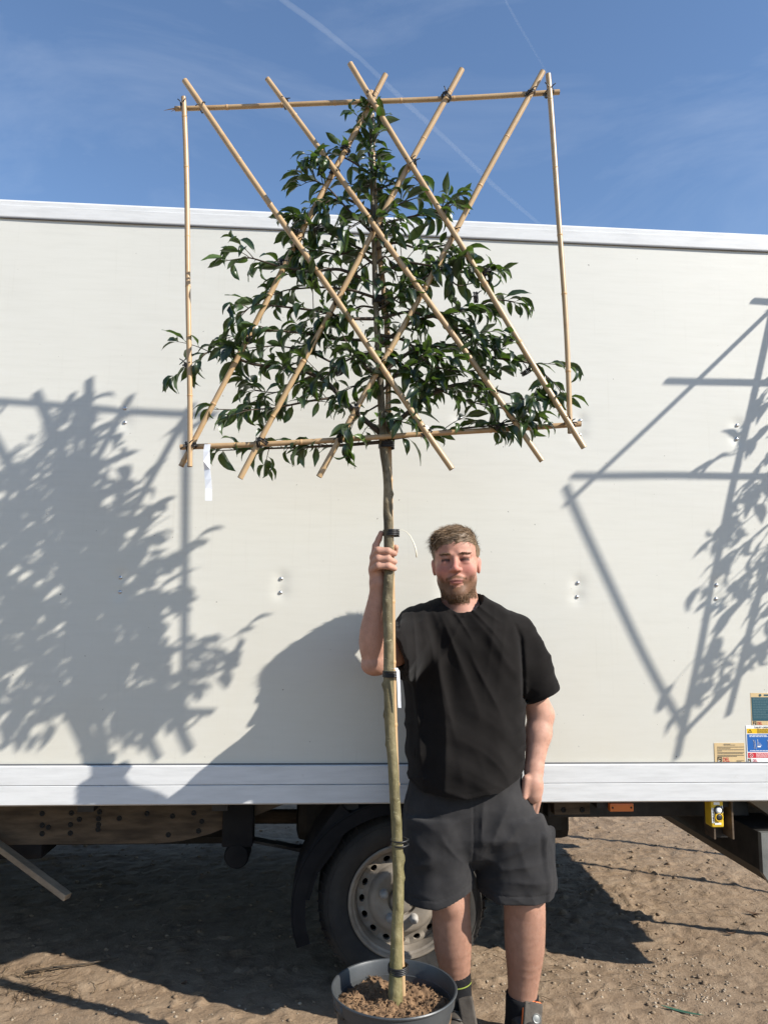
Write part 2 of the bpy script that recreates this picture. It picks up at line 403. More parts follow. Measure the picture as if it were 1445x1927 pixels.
# ================================================================ GROUND
def axis_coords(a, b, step, far):
    c = list(np.arange(a, b+1e-6, step)); s = step; x = a; L = []
    while x > -far: s *= 1.35; x -= s; L.append(x)
    s = step; x = b; Rr = []
    while x < far: s *= 1.35; x += s; Rr.append(x)
    return np.array(L[::-1]+c+Rr)
def ground_h(x, y):
    p = np.stack([x, y, np.zeros_like(x)], -1)
    q = np.stack([x*math.cos(.45)+y*math.sin(.45), (-x*math.sin(.45)+y*math.cos(.45))*2.6, np.zeros_like(x)], -1)
    h = .014*fbm(p*1.3, 2, 3)+.0045*fbm(p*5, 3, 5)+.0040*np.abs(fbm(q*9, 3, 8))-.007*np.clip(1-np.abs(fbm(q*3.6, 2, 11))*9, 0, 1)*np.clip(.5+fbm(p*1.1,2,12),0,1)+.0028*fbm(p*33, 2, 15)
    clod = np.clip(fbm(p*21, 2, 21)-.5, 0, 1)*.022*np.clip(.5+1.5*fbm(p*1.7, 2, 22), 0, 1)
    fade = np.clip(1-(np.hypot(x, y-4)-9)/10, 0, 1)
    h = (h+clod)*fade
    for (cx, cy, rr) in FLAT:                       # trodden level where things stand
        w = np.clip((np.hypot(x-cx, y-cy)-rr)/.12, 0, 1); h = h*w
    return h
PB = PG(744, 1897, .27); TB = np.array([PB[0], PB[1], 0.0])       # tree base
FLAT = [(TB[0], TB[1], .2), (.30, 2.82, .2), (.52, 2.82, .2), (.07, 3.22, .2)]
gx = axis_coords(-2.6, 3.2, .013, 400); gy = axis_coords(1.7, 6.3, .013, 400)
GX, GY = np.meshgrid(gx, gy, indexing='ij'); GH = ground_h(GX.ravel(), GY.ravel())
nx, ny = len(gx), len(gy); ii = np.arange(nx*ny).reshape(nx, ny)
F = np.stack([ii[:-1, :-1], ii[1:, :-1], ii[1:, 1:], ii[:-1, 1:]], -1).reshape(-1, 4)
tag(link('ground', npmesh('ground', np.stack([GX.ravel(), GY.ravel(), GH], -1), F), 'soil'), 'dry brown trodden soil yard under the truck and the tree pot', 'ground', kind='structure')
def gh(x, y): return float(ground_h(np.array([x], float), np.array([y], float))[0])

# ================================================================ TRUCK
truck = tag(empty('box_truck', tuple(WO), PSI), 'white box truck with riveted side panel, parked behind the potted tree', 'truck')
U0, U1 = -2.35, 2.17
zs_bot = PWL(722, 1511)[2]; zs_top = PWL(722, 1438)[2]; zs_mid = PWL(722, 1474)[2]
zr_bot = PWL(722, 441)[2]; zr_top = PWL(722, 407)[2]
DEPTH = 2.15
# side panel with shallow dimples round the screws
SCREWS = [(235, 768), (235, 795), (227, 1087), (226, 1114), (529, 1089), (528, 1115), (1092, 791), (1091, 818), (866, 786),
          (1387, 800), (1386, 826), (1087, 1097), (1086, 1123), (1348, 1101), (1347, 1127), (227+608, 1092), (835, 1118)]
su = np.array([PWL(*s)[[0, 2]] for s in SCREWS])
uu = np.linspace(U0, U1, 470); zz = np.linspace(zs_top-.01, zr_bot+.01, 250)
UU, ZZ = np.meshgrid(uu, zz, indexing='ij')
dv = .0022*fbm(np.stack([UU.ravel()*1.6, ZZ.ravel()*1.6, 0*UU.ravel()], -1), 2, 40).reshape(UU.shape)
for s in su: dv += .0042*np.exp(-((UU-s[0])**2+(ZZ-s[1])**2)/(2*.020**2))
V = np.stack([UU, dv, ZZ], -1).reshape(-1, 3); ii = np.arange(len(V)).reshape(UU.shape)
F = np.stack([ii[:-1, :-1], ii[1:, :-1], ii[1:, 1:], ii[:-1, 1:]], -1).reshape(-1, 4)
link('side_panel', npmesh('side_panel', V, F), 'panel', truck)
sb = MB().lathe([(.0, -.0058), (.0042, -.0050), (.0068, -.0028), (.0082, 0), (.0084, .002)], 16, 'Y'); sme = npmesh('screw', sb.V, sb.F, True)
for s in su:
    o = link('screw', sme, 'steel', truck); o.location = (s[0], .0035, s[1])
# box shell behind the panel
b = MB().box((U0, .012, zs_bot+.04), (U1-.002, DEPTH, zr_top-.02)); b.build('box_body', 'panel', truck)
# top rail: rounded aluminium extrusion in profile
prof = [(.012, zr_bot), (-.006, zr_bot), (-.0075, zr_bot+.004), (-.0075, lerp(zr_bot, zr_top, .62)), (-.004, lerp(zr_bot, zr_top, .65)), (-.004, lerp(zr_bot, zr_top, .86)), (.002, lerp(zr_bot, zr_top, .97)), (.014, zr_top), (.05, zr_top+.004)]
def extr(name, prof, ua, ub, m, parent, closed=False, nseg=1):
    V = []; k = len(prof)
    for i in range(nseg+1):
        for v, z in prof: V.append((lerp(ua, ub, i/nseg), v, z))
    F = [(i*k+j, i*k+(j+1) % k, (i+1)*k+(j+1) % k, (i+1)*k+j) for i in range(nseg) for j in range(k if closed else k-1)]
    F = [f[::-1] for f in F]
    if closed: F += [tuple(range(k)), tuple(nseg*k+j for j in range(k))[::-1]]
    return link(name, npmesh(name, V, F, False), m, parent)
extr('top_rail', prof+[(.05, zr_bot)], U0, U1+.012, 'rail', truck, True)
extr('top_seal', [(-.002, zr_bot-.0055), (-.0085, zr_bot-.0055), (-.0085, zr_bot-.0005), (-.002, zr_bot-.0005)], U0, U1, 'seam', truck, True)
MB().box((U0, .05, zr_top-.03), (U1+.01, DEPTH-.05, zr_top+.012), .008).build('roof', 'panel', truck)
extr('skirt_rail', [(.03, zs_top), (-.016, zs_top), (-.020, zs_top-.003), (-.020, zs_mid+.0025), (.03, zs_mid+.0025)], U0, U1+.01, 'rail', truck, True)
extr('skirt_rail', [(.03, zs_mid), (-.018, zs_mid), (-.0205, zs_mid-.002), (-.0205, zs_bot+.006), (-.012, zs_bot), (.03, zs_bot)], U0, U1+.01, 'rail', truck, True)
extr('skirt_seal', [(-.001, zs_top+.0005), (-.006, zs_top+.0005), (-.006, zs_top+.005), (-.001, zs_top+.005)], U0, U1, 'seam', truck, True)
extr('skirt_rail', [(DEPTH, zs_top), (DEPTH+.02, zs_top), (DEPTH+.02, zs_bot), (DEPTH, zs_bot)], U0, U1, 'rail', truck, True)
b = MB().box((U1-.001, -.015, zs_bot), (U1+.03, DEPTH+.015, zr_top+.005), .006); b.build('rear_frame', 'rail', truck)
# floor bearers and chassis
b = MB().box((U0, .03, zs_bot+.03), (U1, DEPTH-.03, zs_bot+.05)); b.build('floor_underside', 'black', truck)
for k in range(9):
    u = lerp(U0+.2, U1-.25, k/8); MB().box((u-.03, .04, zs_bot-.035), (u+.03, DEPTH-.04, zs_bot+.03)).build('floor_bearer', 'black', truck)
VR = .33
uL = PWL(395, 1550, VR)[0]; zc0 = PWL(200, 1588, VR)[2]; zct = zs_bot+.02
# chassis side member: web that tapers up towards the axle
prof = [(U0-1.2, zc0), (PWL(300, 1588, VR)[0], zc0), (PWL(345, 1582, VR)[0], PWL(345, 1582, VR)[2]), (uL, PWL(395, 1570, VR)[2]), (uL+.35, zc0+.17), (uL+.9, zc0+.19), (U1-.4, zc0+.10), (U1-.02, zc0+.10), (U1-.02, zct), (U0-1.2, zct)]
V = [(u, VR, z) for u, z in prof]+[(u, VR+.06, z) for u, z in prof]; k = len(prof)
F = [tuple(range(k)), tuple(range(k, 2*k))[::-1]]+[(j, j+k, (j+1) % k+k, (j+1) % k) for j in range(k)]
link('chassis_rail', npmesh('chassis_rail', V, F, False), 'rust', truck)
link('chassis_rail', npmesh('chassis_rail', [(a, c+1.15, d) for a, c, d in V], F, False), 'rust', truck)
hb = MB().lathe([(0, .002), (.0055, .0005), (.0085, -.0035), (.0105, 0), (.012, .004)], 12, 'Y'); hme = npmesh('bolt', hb.V, hb.F, True)
for x, y in [(80, 1531), (80, 1553), (80, 1569), (135, 1530), (133, 1552), (133, 1568), (188, 1528), (186, 1541), (186, 1552), (185, 1561), (225, 1540), (277, 1531), (325, 1536), (365, 1530), (380, 1546), (317, 1571), (150, 1542), (92, 1557), (374, 1564)]:
    q = PWL(x, y, VR); o = link('bolt', hme, 'hole', truck); o.location = (q[0], VR-.002, q[2])
# spring hanger, leaf spring, axle, fuel tank, exhaust
h0 = PWL(420, 1520, VR-.04); h1 = PWL(470, 1636, VR-.04)
b = MB().box((h0[0], VR-.05, h1[2]+.09), (h1[0]+.01, VR+.04, zs_bot), .008)
b.lathe([(0, -.055), (.046, -.052), (.052, -.04), (.052, .05), (0, .052)], 24, 'Y', ((h0[0]+h1[0])/2+.004, VR, h1[2]+.055)); b.build('spring_hanger', 'plastic', truck)
wc = PWL(758.6, 1702, .07); WR = wc[2]+.006
for k in range(4):
    L = .62-.1*k; pts = [(wc[0]+s*L, VR+.02, WR+.13-.016*k-.05*(1-abs(s)**2)+.03*abs(s)) for s in np.linspace(-1, 1, 13)]
    V = []; F = []
    for i, (u, v_, z) in enumerate(pts): V += [(u, v_-.03, z), (u, v_+.03, z), (u, v_+.03, z+.011), (u, v_-.03, z+.011)]
    for i in range(12):
        for j in range(4): F.append((i*4+j, i*4+(j+1) % 4, i*4+4+(j+1) % 4, i*4+4+j))
    link('leaf_spring', npmesh('leaf_spring', V, F, False), 'black', truck)
MB().tube([(wc[0], .15, WR), (wc[0], DEPTH*.4, WR), (wc[0], DEPTH*.5, WR), (wc[0], DEPTH*.6, WR), (wc[0], DEPTH-.15, WR)], [.05, .055, .15, .055, .05], 16).build('axle', 'black', truck, True)
MB().box((U0+.1, .62, zs_bot-.3), (wc[0]-.75, 1.3, zs_bot), .03).build('fuel_tank', 'plastic', truck)
MB().tube([(U0, .95, .46), (wc[0]-.3, .95, .44), (wc[0]+.5, .9, .6), (U1-.4, .8, .48)], .035, 10).build('exhaust_pipe', 'rust', truck, True)
# small hanging bracket and timber-like stay at the left
a0, a1 = PWL(0, 1592, .30), PWL(128, 1688, .14)
def beam(name, p, q, w, hgt, m, parent):
    p = Vector(p); q = Vector(q); t = (q-p); L = t.length; rotm = t.to_track_quat('X', 'Z')
    bx = MB().box((0, -w/2, -hgt/2), (L, w/2, hgt/2), .002); V = [rotm @ Vector(c) + p for c in bx.V]
    return link(name, npmesh(name, V, bx.F, False), m, parent)
beam('side_guard_stay', a0+np.array([-.25, .1, .12]), a1, .035, .024, 'timber', truck)
q = PWL(60, 1600, .36); MB().box((q[0]-.17, .34, q[2]-.035), (q[0]+.05, .55, q[2]+.06), .02).build('air_tank', 'plastic', truck)
# mudguard: arc of black plastic over the wheel
def mudguard():
    V = []; F = []; k = 30; r = WR+.075
    for i in range(k+1):
        th = lerp(R(200), R(-8), i/k); c, s = math.cos(th), math.sin(th)
        for rr, v_ in ((r, .015), (r+.007, .015), (r+.007, .33), (r, .33)): V.append((wc[0]+rr*c*1.05, v_, WR+rr*s*.97))
        for rr, v_ in ((r-.045, .012), (r, .012)): V.append((wc[0]+rr*c*1.05, v_, WR+rr*s*.97))
    for i in range(k):
        for j in range(4): F.append((i*6+j, i*6+(j+1) % 4, i*6+6+(j+1) % 4, i*6+6+j))
        F.append((i*6+4, i*6+5, i*6+11, i*6+10))
    return V, F
V, F = mudguard(); o = link('mudguard', npmesh('mudguard', V, F, True), 'plastic', truck)
zf0, zf1 = PWL(575, 1535, .05)[2], PWL(565, 1688, .05)[2]
fl = MB(); pr = [(PWL(640, 1528, .05)[0], zf0+.05), (PWL(592, 1575, .05)[0], PWL(592, 1575, .05)[2]), (PWL(560, 1640, .05)[0], PWL(560, 1640, .05)[2]), (PWL(549, 1686, .05)[0], zf1)]
po = [(PWL(665, 1562, .05)[0], zf0), (PWL(628, 1590, .05)[0], PWL(600, 1600, .05)[2]), (PWL(598, 1640, .05)[0], PWL(590, 1640, .05)[2]), (PWL(583, 1688, .05)[0], zf1-.002)]
V = []; F = []
for (a, z0_), (b_, z1_) in zip(pr, po): V += [(a, .02, z0_), (b_, .02, z1_), (b_, .32, z1_), (a, .32, z0_)]
for i in range(3):
    for j in range(4): F.append((i*4+j, i*4+(j+1) % 4, i*4+4+(j+1) % 4, i*4+4+j))
F += [(0, 1, 2, 3), (12, 15, 14, 13)]
link('mud_flap', npmesh('mud_flap', V, F, False), 'plastic', truck)
# ---- wheel
def wheel(uc, v0, rad, side=1, name='wheel'):
    w = empty(name, (uc, v0, rad), 0, truck); s = rad/.345
    t = [(.222, .012), (.232, .002), (.245, -.004), (.262, -.010), (.280, -.013), (.300, -.010), (.305, -.008), (.307, -.0105), (.322, -.002), (.324, .001), (.333, .014), (.340, .028), (.345, .045), (.345, .17), (.338, .19), (.30, .215), (.25, .215), (.222, .20)]
    o = MB().lathe([(a*s, b) for a, b in t], 96, 'Y').build('tyre', 'tyre', w, True); autosmooth(o, 35)
    tb = MB()
    for k in range(58):        # shoulder lugs
        th = 2*math.pi*k/58; rr = [(.3235*s, .0005), (.3455*s, .030)]
        for (a, b0), (a2, b2) in [(rr[0], rr[1])]:
            d = .011
            V = []
            for aa, bb in ((a, b0), (a2, b2)):
                for dd in (-d, d):
                    V.append(((aa+.0022)*math.cos(th+dd), bb-.0015, (aa+.0022)*math.sin(th+dd)))
                    V.append(((aa-.004)*math.cos(th+dd), bb+.006, (aa-.004)*math.sin(th+dd)))
            tb.add(V, [(0, 4, 6, 2), (0, 1, 5, 4), (2, 6, 7, 3), (4, 5, 7, 6), (0, 2, 3, 1)])
    tag(tb.build('tread_lug', 'tyre', w), kind='stuff')
    rp = [(.215, .03), (.2235, .010), (.2235, .003), (.2195, .0), (.213, .001), (.209, .006), (.206, .014), (.198, .018), (.192, .04), (.188, .06), (.1875, .064)]
    rim = MB().lathe([(a*s, b) for a, b in rp], 96, 'Y')
    HN = 16; r0, r1, rm = .187*s, .142*s, .1655*s
    for k in range(HN):
        a0_ = 2*math.pi*k/HN; da = math.pi/HN; nn = 16; bd = []; hl = []; ha = []
        for j in range(nn):
            t_ = 2*math.pi*j/nn; cx, cy = math.cos(t_), math.sin(t_); mx = max(abs(cx), abs(cy)); sx, sy = cx/mx, cy/mx
            an = a0_+sy*da; rr = rm+sx*(r0-rm) if sx > 0 else rm+sx*(rm-r1)
            vv = .060 if rr > rm else lerp(.047, .060, (rr-r1)/(rm-r1))
            bd.append((rr*math.cos(an), vv, rr*math.sin(an)))
            hr = .0135*s; rr2 = rm+hr*cx*.82; an2 = a0_+hr*cy*1.12/rm
            hl.append((rr2*math.cos(an2), .0555, rr2*math.sin(an2))); ha.append((rr2*math.cos(an2), .075, rr2*math.sin(an2)))
        rim.add(bd+hl+ha, [(j, (j+1) % nn, nn+(j+1) % nn, nn+j) for j in range(nn)]+[(nn+j, nn+(j+1) % nn, 2*nn+(j+1) % nn, 2*nn+j) for j in range(nn)])
    dp = [(.142, .047), (.136, .036), (.128, .026), (.118, .020), (.108, .019), (.066, .021), (.060, .024), (.058, .038), (.030, .040), (.0, .040)]
    rim.lathe([(a*s, b) for a, b in dp], 96, 'Y')
    o = rim.build('rim', 'rim', w, True); autosmooth(o, 38)
    MB().lathe([(.19*s, .062), (.19*s, .19), (0, .19)], 48, 'Y').build('rim_barrel', 'hole', w, True)
    MB().lathe([(.052*s, .041), (.050*s, .024), (.044*s, .016), (.02*s, .014), (0, .014)], 32, 'Y').build('hub_cap', 'rim', w, True)
    nb = MB().lathe([(.0185, .02), (.0185, .0), (.0165, -.004), (.0165, -.020), (.0135, -.027), (.006, -.031), (0, -.032)], 12, 'Y'); nme = npmesh('nut', nb.V, nb.F, True)
    for k in range(5):
        th = R(160+72*k); o = link('nut', nme, 'nut', w); o.location = (.083*s*math.cos(th), .021, .083*s*math.sin(th))
    return w
wheel(wc[0], .075, WR)
wheel(wc[0]-3.3, .09, WR)
far = wheel(wc[0], DEPTH-.075, WR); far.scale = (1, -1, 1)
far = wheel(wc[0]-3.3, DEPTH-.09, WR); far.scale = (1, -1, 1)
for k in range(3): MB().box((U0+.1, DEPTH-.03, .30+.145*k), (wc[0]-.5, DEPTH-.005, .42+.145*k), .004).build('far_shade_board', 'rail', truck)  # far-side boards added to cut the light reaching under the truck
MB().box((wc[0]-.45, DEPTH*.5-.3, .36), (wc[0]+.9, DEPTH*.5+.3, .60), .05).build('shade_block_axle', 'black', truck)  # block added by the rear axle to darken the underbody
MB().box((U0-.1, .5, .30), (U0+.6, DEPTH-.4, zs_bot), .05).build('shade_block_front', 'black', truck)  # added bulk that keeps the front underbody dark
MB().box((U0+.6, .75, .36), (wc[0]-.7, 1.5, zs_bot), .04).build('shade_block_mid', 'black', truck)  # box added to deepen the shade ahead of the rear wheel
# ---- cab ahead of the box (out of the picture on the left)
cz = [(.0, .35), (.0, 2.25), (-.25, 2.42), (-.75, 2.40), (-1.25, 1.62), (-2.0, 1.18), (-2.15, .75), (-2.1, .35)]
V = []
for v_ in (.08, DEPTH-.08):
    for a, z in cz: V.append((U0-.06+a, v_+(.12 if z > 1.7 else 0)*(1 if v_ < 1 else -1), z))
k = len(cz); F = [tuple(range(k)), tuple(range(k, 2*k))[::-1]]+[(j, j+k, (j+1) % k+k, (j+1) % k) for j in range(k)]
link('cab', npmesh('cab', V, F, False), 'rail', truck)
MB().box((U0-1.0, .10, 1.35), (U0-.35, .12, 2.05), .01).build('cab_window', 'glass', truck)
# ---- amber marker, control box, rear beam
q0, q1 = PWL(1145, 1511, .03), PWL(1190, 1526, .03)
mk_ = empty('marker_light', ((q0[0]+q1[0])/2, .03, (q0[2]+q1[2])/2), 0, truck); hw, hh = (q1[0]-q0[0])/2, (q0[2]-q1[2])/2
MB().box((-hw, -.012, -hh), (hw, .015, hh), .004).build('lens', 'orange', mk_)
for s in (-1, 1): MB().lathe([(0, -.0145), (.0035, -.0145), (.004, -.011)], 10, 'Y', (s*hw*.78, 0, 0)).build('lens_screw', 'hole', mk_)
q0, q1 = PWL(1030, 1510, .22), PWL(1345, 1536, .22); MB().box((q0[0], .22, q1[2]), (q1[0]+.15, .30, zs_bot+.02), .004).build('cross_member', 'black', truck)
q0, q1 = PWL(1042, 1511, .14), PWL(1110, 1533, .14); MB().box((q0[0], .14, q1[2]), (q1[0], .19, zs_bot+.01), .003).build('mounting_plate', 'rust', truck)
for x in (1060, 1095): qq = PWL(x, 1524, .14); o = link('bolt', hme, 'hole', truck); o.location = (qq[0], .138, qq[2])
q0, q1 = PWL(1335, 1506, .02), PWL(1360, 1556, .02)
cb = empty('control_box', ((q0[0]+q1[0])/2, .02, (q0[2]+q1[2])/2), 0, truck); hw, hh = (q1[0]-q0[0])/2, (q0[2]-q1[2])/2
o = MB().box((-hw, -.008, -hh), (hw, .05, hh), .006).build('casing', 'yellow', cb)
for i, zc in enumerate((.30, -.22)):
    MB().lathe([(.0175, -.008), (.0175, -.014), (.0135, -.016), (.0125, -.011)], 28, 'Y', (hw*.12, 0, hh*zc)).build('button_ring', 'ink' if i == 0 else 'syellow', cb, True)
    MB().lathe([(.0122, -.008), (.0118, -.015), (.006, -.0165), (0, -.0165)], 24, 'Y', (hw*.12, 0, hh*zc)).build('button', 'white' if i == 0 else 'ink', cb, True)
for (a, c, w_, h_, mm) in ((-.78, -.1, .20, .56, 'white'), (.70, .36, .18, .26, 'white'), (.70, -.2, .16, .22, 'ink'), (-.1, .80, .48, .10, 'white'), (0, -.72, .52, .07, 'white')):
    MB().box((hw*a-hw*w_, -.0098, hh*c-hh*h_), (hw*a+hw*w_, -.0075, hh*c+hh*h_)).build('label_plate', mm, cb)
    if mm == 'white' and h_ > .2:
        lb = MB()
        for k in range(9 if h_ > .5 else 4):
            z = hh*c+hh*h_*(.85-1.7*k/(8 if h_ > .5 else 3)); lb.box((hw*a-hw*w_*.5, -.0102, z-.0017), (hw*a+hw*w_*.5, -.0096, z+.0017))
        lb.build('print_line', 'ink', cb)
for x in (1333, 1367):
    qa, qb = PWL(x, 1508, .06), PWL(x, 1574, .06); MB().box((qa[0]-.0035, .02, qb[2]), (qa[0]+.0035, .10, zs_bot+.01)).build('bracket', 'rust', truck)
MB().box((PWL(1333, 1540, .1)[0], .10, PWL(1350, 1576, .1)[2]), (PWL(1367, 1540, .1)[0], .115, zs_bot+.01)).build('bracket_plate', 'black', truck)
# rear underrun beam seen from its end
ze1, ze0 = PWL(1440, 1567, .02)[2], PWL(1440, 1662, .02)[2]; ue = PWL(1432, 1620, .02)[0]
def beamsec(u): return [(u+.03, ze0), (u+.16, ze0), (u+.20, ze0+.05), (u+.20, ze1), (u, ze1), (u, ze0+.045)]
sec = beamsec(ue); k = len(sec)
V = [(u, .03, z) for u, z in sec]+[(u, DEPTH-.03, z+.0) for u, z in sec]
F = [tuple(range(k)), tuple(range(k, 2*k))[::-1]]+[(j, j+k, (j+1) % k+k, (j+1) % k) for j in range(k)]
rb_ = link('rear_beam', npmesh('rear_beam', V, F, False), 'black', truck)
s2 = [(u-.004 if u < ue+.1 else u+.004, z-.004 if z < ze1-.1 else z+.004) for u, z in sec]
V = [(u, .005, z) for u, z in s2]+[(u, .03, z) for u, z in s2]
o = link('end_plate', npmesh('end_plate', V, F, False), 'galv', truck)
MB().box((ue+.05, -.002, ze0+.045), (ue+.16, .006, ze1-.03), .004).build('tail_lamp', 'glass', truck)
for k, (vv, uo) in enumerate(((.16, .02), (.42, .05))):
    beam('lift_arm', (ue+uo-.1, vv, zs_bot+.06), (ue+uo+.22, vv+.05, ze1-.02), .05, .045, 'timber', truck)
# ---- stickers
def sticker(x0, y0, x1, y1, m):
    a = PWL(x0, y0); b_ = PWL(x1, y1); e = empty('sticker', (a[0], -.003, b_[2]), 0, truck); W_, H_ = b_[0]-a[0], a[2]-b_[2]
    MB().box((0, -.0006, 0), (W_, .002, H_)).build('backing', m, e)
    return e, W_, H_
def patch(e, W_, H_, x0, z0, x1, z1, m, lay=1, name='printed_panel'):
    return MB().box((W_*x0, -.0006-.0005*lay, H_*z0), (W_*x1, 0, H_*z1)).build(name, m, e)
def lines(e, W_, H_, x0, x1, zs, m, th=.012, lay=2):
    b = MB()
    for z, f in zs:
        x = x0; rnd = random.Random(int(z*999))
        while x < x0+(x1-x0)*f:
            w_ = rnd.uniform(.03, .10); b.box((W_*x, -.0006-.0005*lay, H_*(z-th/2)), (W_*min(x+w_, x1), -.0006, H_*(z+th/2))); x += w_+.012
    b.build('print_line', m, e)
def word(e, W_, H_, txt, x, z, size, m, lay=3, sx=1.0):
    me = text_mesh(txt, size); o = link('lettering', me, m, e); o.rotation_euler = (R(90), 0, 0); o.scale = (sx, 1, 1); o.location = (W_*x, -.0009-.0005*lay, H_*z)
def logo(e, W_, H_, x, z, s):
    b = MB().box((W_*x, -.0016, H_*z), (W_*x+s, -.0006, H_*z+s)); b.build('logo_field', 'ink', e)
    pts = [(s*.5+s*.30*math.cos(t), s*.5+s*.27*math.sin(t)) for t in np.linspace(R(20), R(300), 14)]
    MB().tube([(W_*x+p, -.0018, H_*z+q) for p, q in pts], s*.075, 5).build('logo_mark', 'tan', e)
    MB().box((W_*x+s*.05, -.0021, H_*z+s*.05), (W_*x+s*.45, -.0012, H_*z+s*.22)).build('logo_mark', 'white', e)
e, W_, H_ = sticker(1342, 1398, 1400.5, 1434.5, 'tan'); e['label'] = 'tan notice sticker with red DEL lettering low on the side panel'
lines(e, W_, H_, .32, .70, [(.95, .5), (.90, 1)], 'greyink', .022)
lines(e, W_, H_, .10, .98, [(.80, 1), (.74, .5), (.66, 1), (.60, .15), (.52, 1), (.46, .9), (.37, 1), (.32, .7)], 'greyink', .026)
logo(e, W_, H_, .09, .05, H_*.23); word(e, W_, H_, 'DEL', .26, .05, H_*.30, 'red', 1, .72); lines(e, W_, H_, .72, .97, [(.10, 1), (.05, .5)], 'greyink', .02)
e, W_, H_ = sticker(1410, 1304, 1476, 1364.5, 'tan'); e['label'] = 'tan and teal instruction sticker with red DEL lettering'
patch(e, W_, H_, .02, .135, .98, .87, 'teal'); lines(e, W_, H_, .06, .96, [(.84, .8)]+[(.80-.052*k, random.uniform(.4, 1)) for k in range(12)], 'tealline', .018)
MB().lathe([(0, -.0022), (H_*.038, -.0022), (H_*.04, -.0005)], 20, 'Y', (W_*.29, 0, H_*.935)).build('printed_panel', 'teal', e)
patch(e, W_, H_, .40, .91, .85, .96, 'teal'); logo(e, W_, H_, .04, .015, H_*.105); word(e, W_, H_, 'DEL', .165, .02, H_*.125, 'red', 1, .72)
e, W_, H_ = sticker(1401.5, 1365, 1474, 1434.5, 'white'); e['label'] = 'white tail lift operation sticker with yellow, blue and red panels'
word(e, W_, H_, 'TAILIFT OPERATION', .22, .925, H_*.068, 'ink', 1, 1.0)
patch(e, W_, H_, .02, .785, .98, .915, 'syellow'); patch(e, W_, H_, .02, .29, .98, .765, 'blue'); patch(e, W_, H_, .02, .125, .98, .265, 'red')
lines(e, W_, H_, .30, .96, [(.895, .7), (.86, 1), (.83, .9), (.80, 1)], 'ink', .014)
tri = [(W_*.06, -.0018, H_*.815), (W_*.155, -.0018, H_*.815), (W_*.108, -.0018, H_*.895)]; MB().tube(tri+[tri[0]], .0008, 5).build('warning_triangle', 'ink', e)
c0 = (W_*.108, -.0018, H_*.195); MB().tube([(c0[0]+W_*.045*math.cos(t), c0[1], c0[2]+W_*.045*math.sin(t)) for t in np.linspace(0, 2*math.pi, 20)]+[], .0007, 5).build('prohibition_ring', 'white', e)
MB().tube([(c0[0]-W_*.03, c0[1], c0[2]+W_*.03), (c0[0]+W_*.03, c0[1], c0[2]-W_*.03)], .0007, 5).build('prohibition_bar', 'white', e)
lines(e, W_, H_, .24, .96, [(.24, 1), (.21, 1), (.18, 1), (.15, .8)], 'white', .010)
lines(e, W_, H_, .08, .95, [(.735, .5), (.70, .7), (.32, 1)], 'white', .014)
b = MB()
for k in range(2):
    ox = W_*(.30+.38*k); oz = H_*.44
    b.box((ox-.0006, -.0019, oz-.003), (ox+.0006, -.0006, oz+.028)); b.box((ox-.002, -.0018, oz-.004), (ox+.012, -.0006, oz+.001))
    for j in range(5):
        t = R(8+j*18); b.tube([(ox+.008*math.cos(t), -.0017, oz+.008*math.sin(t)), (ox+.017*math.cos(t), -.0017, oz+.017*math.sin(t))], .0005, 4)
    b.tube([(ox-.016, -.0017, oz-.01), (ox-.016, -.0017, oz+.02), (ox-.020, -.0017, oz+.025)], .0007, 4); b.tube([(ox-.009, -.0017, oz-.012), (ox-.012, -.0017, oz+.024)], .0008, 4)
b.build('printed_diagram', 'white', e); logo(e, W_, H_, .02, .02, H_*.085); word(e, W_, H_, 'DEL', .14, .02, H_*.105, 'red', 1, .72)

# ================================================================ TREE, FRAME, POT
# every piece is modelled relative to the tree's base so that the neighbours can be copies
def L3(x, y, Y): return P(x, y, Y)-TB
tree = tag(empty('pleached_tree', tuple(TB)), 'slim standard tree with dark glossy drooping leaves, trained flat, held by the man', 'tree', 'trained trees on bamboo frames')
FY = 2.43
def tY(y): return float(np.interp(y, [180, 500, 830, 1050, 1500, 1900], [FY+.035, FY+.035, 2.475, 2.515, 2.53, TB[1]]))
TP = [(697, 205, 8), (699, 300, 9), (703, 430, 10.5), (707, 560, 12), (715, 690, 14.5), (720, 790, 15.5), (722, 830, 19), (724, 860, 16), (729, 915, 17.5), (731, 965, 18.5), (731.5, 1000, 19), (731, 1060, 19), (730, 1120, 20), (730, 1180, 19.5), (731.5, 1250, 20), (733, 1330, 20), (736, 1400, 20), (740, 1470, 20), (745, 1540, 20.5), (748, 1590, 20), (749, 1680, 20.5), (747, 1760, 22), (744.5, 1830, 24), (743, 1875, 27), (742, 1902, 31), (742, 1925, 33)]
tc = np.array([L3(x, y, tY(y)) for x, y, w in TP]); tw = np.array([w/2/FPX*(tY(y)*.94) for x, y, w in TP])
ts = np.linspace(0, len(TP)-1, 260)
tcc = np.stack([np.interp(ts, np.arange(len(TP)), tc[:, k]) for k in range(3)], -1); tww = np.interp(ts, np.arange(len(TP)), tw)
ker = np.ones(9)/9
for k in range(3): tcc[4:-4, k] = np.convolve(tcc[:, k], ker, 'valid')
tww[4:-4] = np.convolve(tww, ker, 'valid')
tcc[:, 0] += .0022*vnoise(np.stack([ts*.9, 0*ts, 0*ts], -1), 3); tcc[:, 1] += .002*vnoise(np.stack([ts*.9, 0*ts+5, 0*ts], -1), 4)
seg = 20; ang = np.arange(seg)*2*math.pi/seg; V = np.zeros((260, seg, 3))
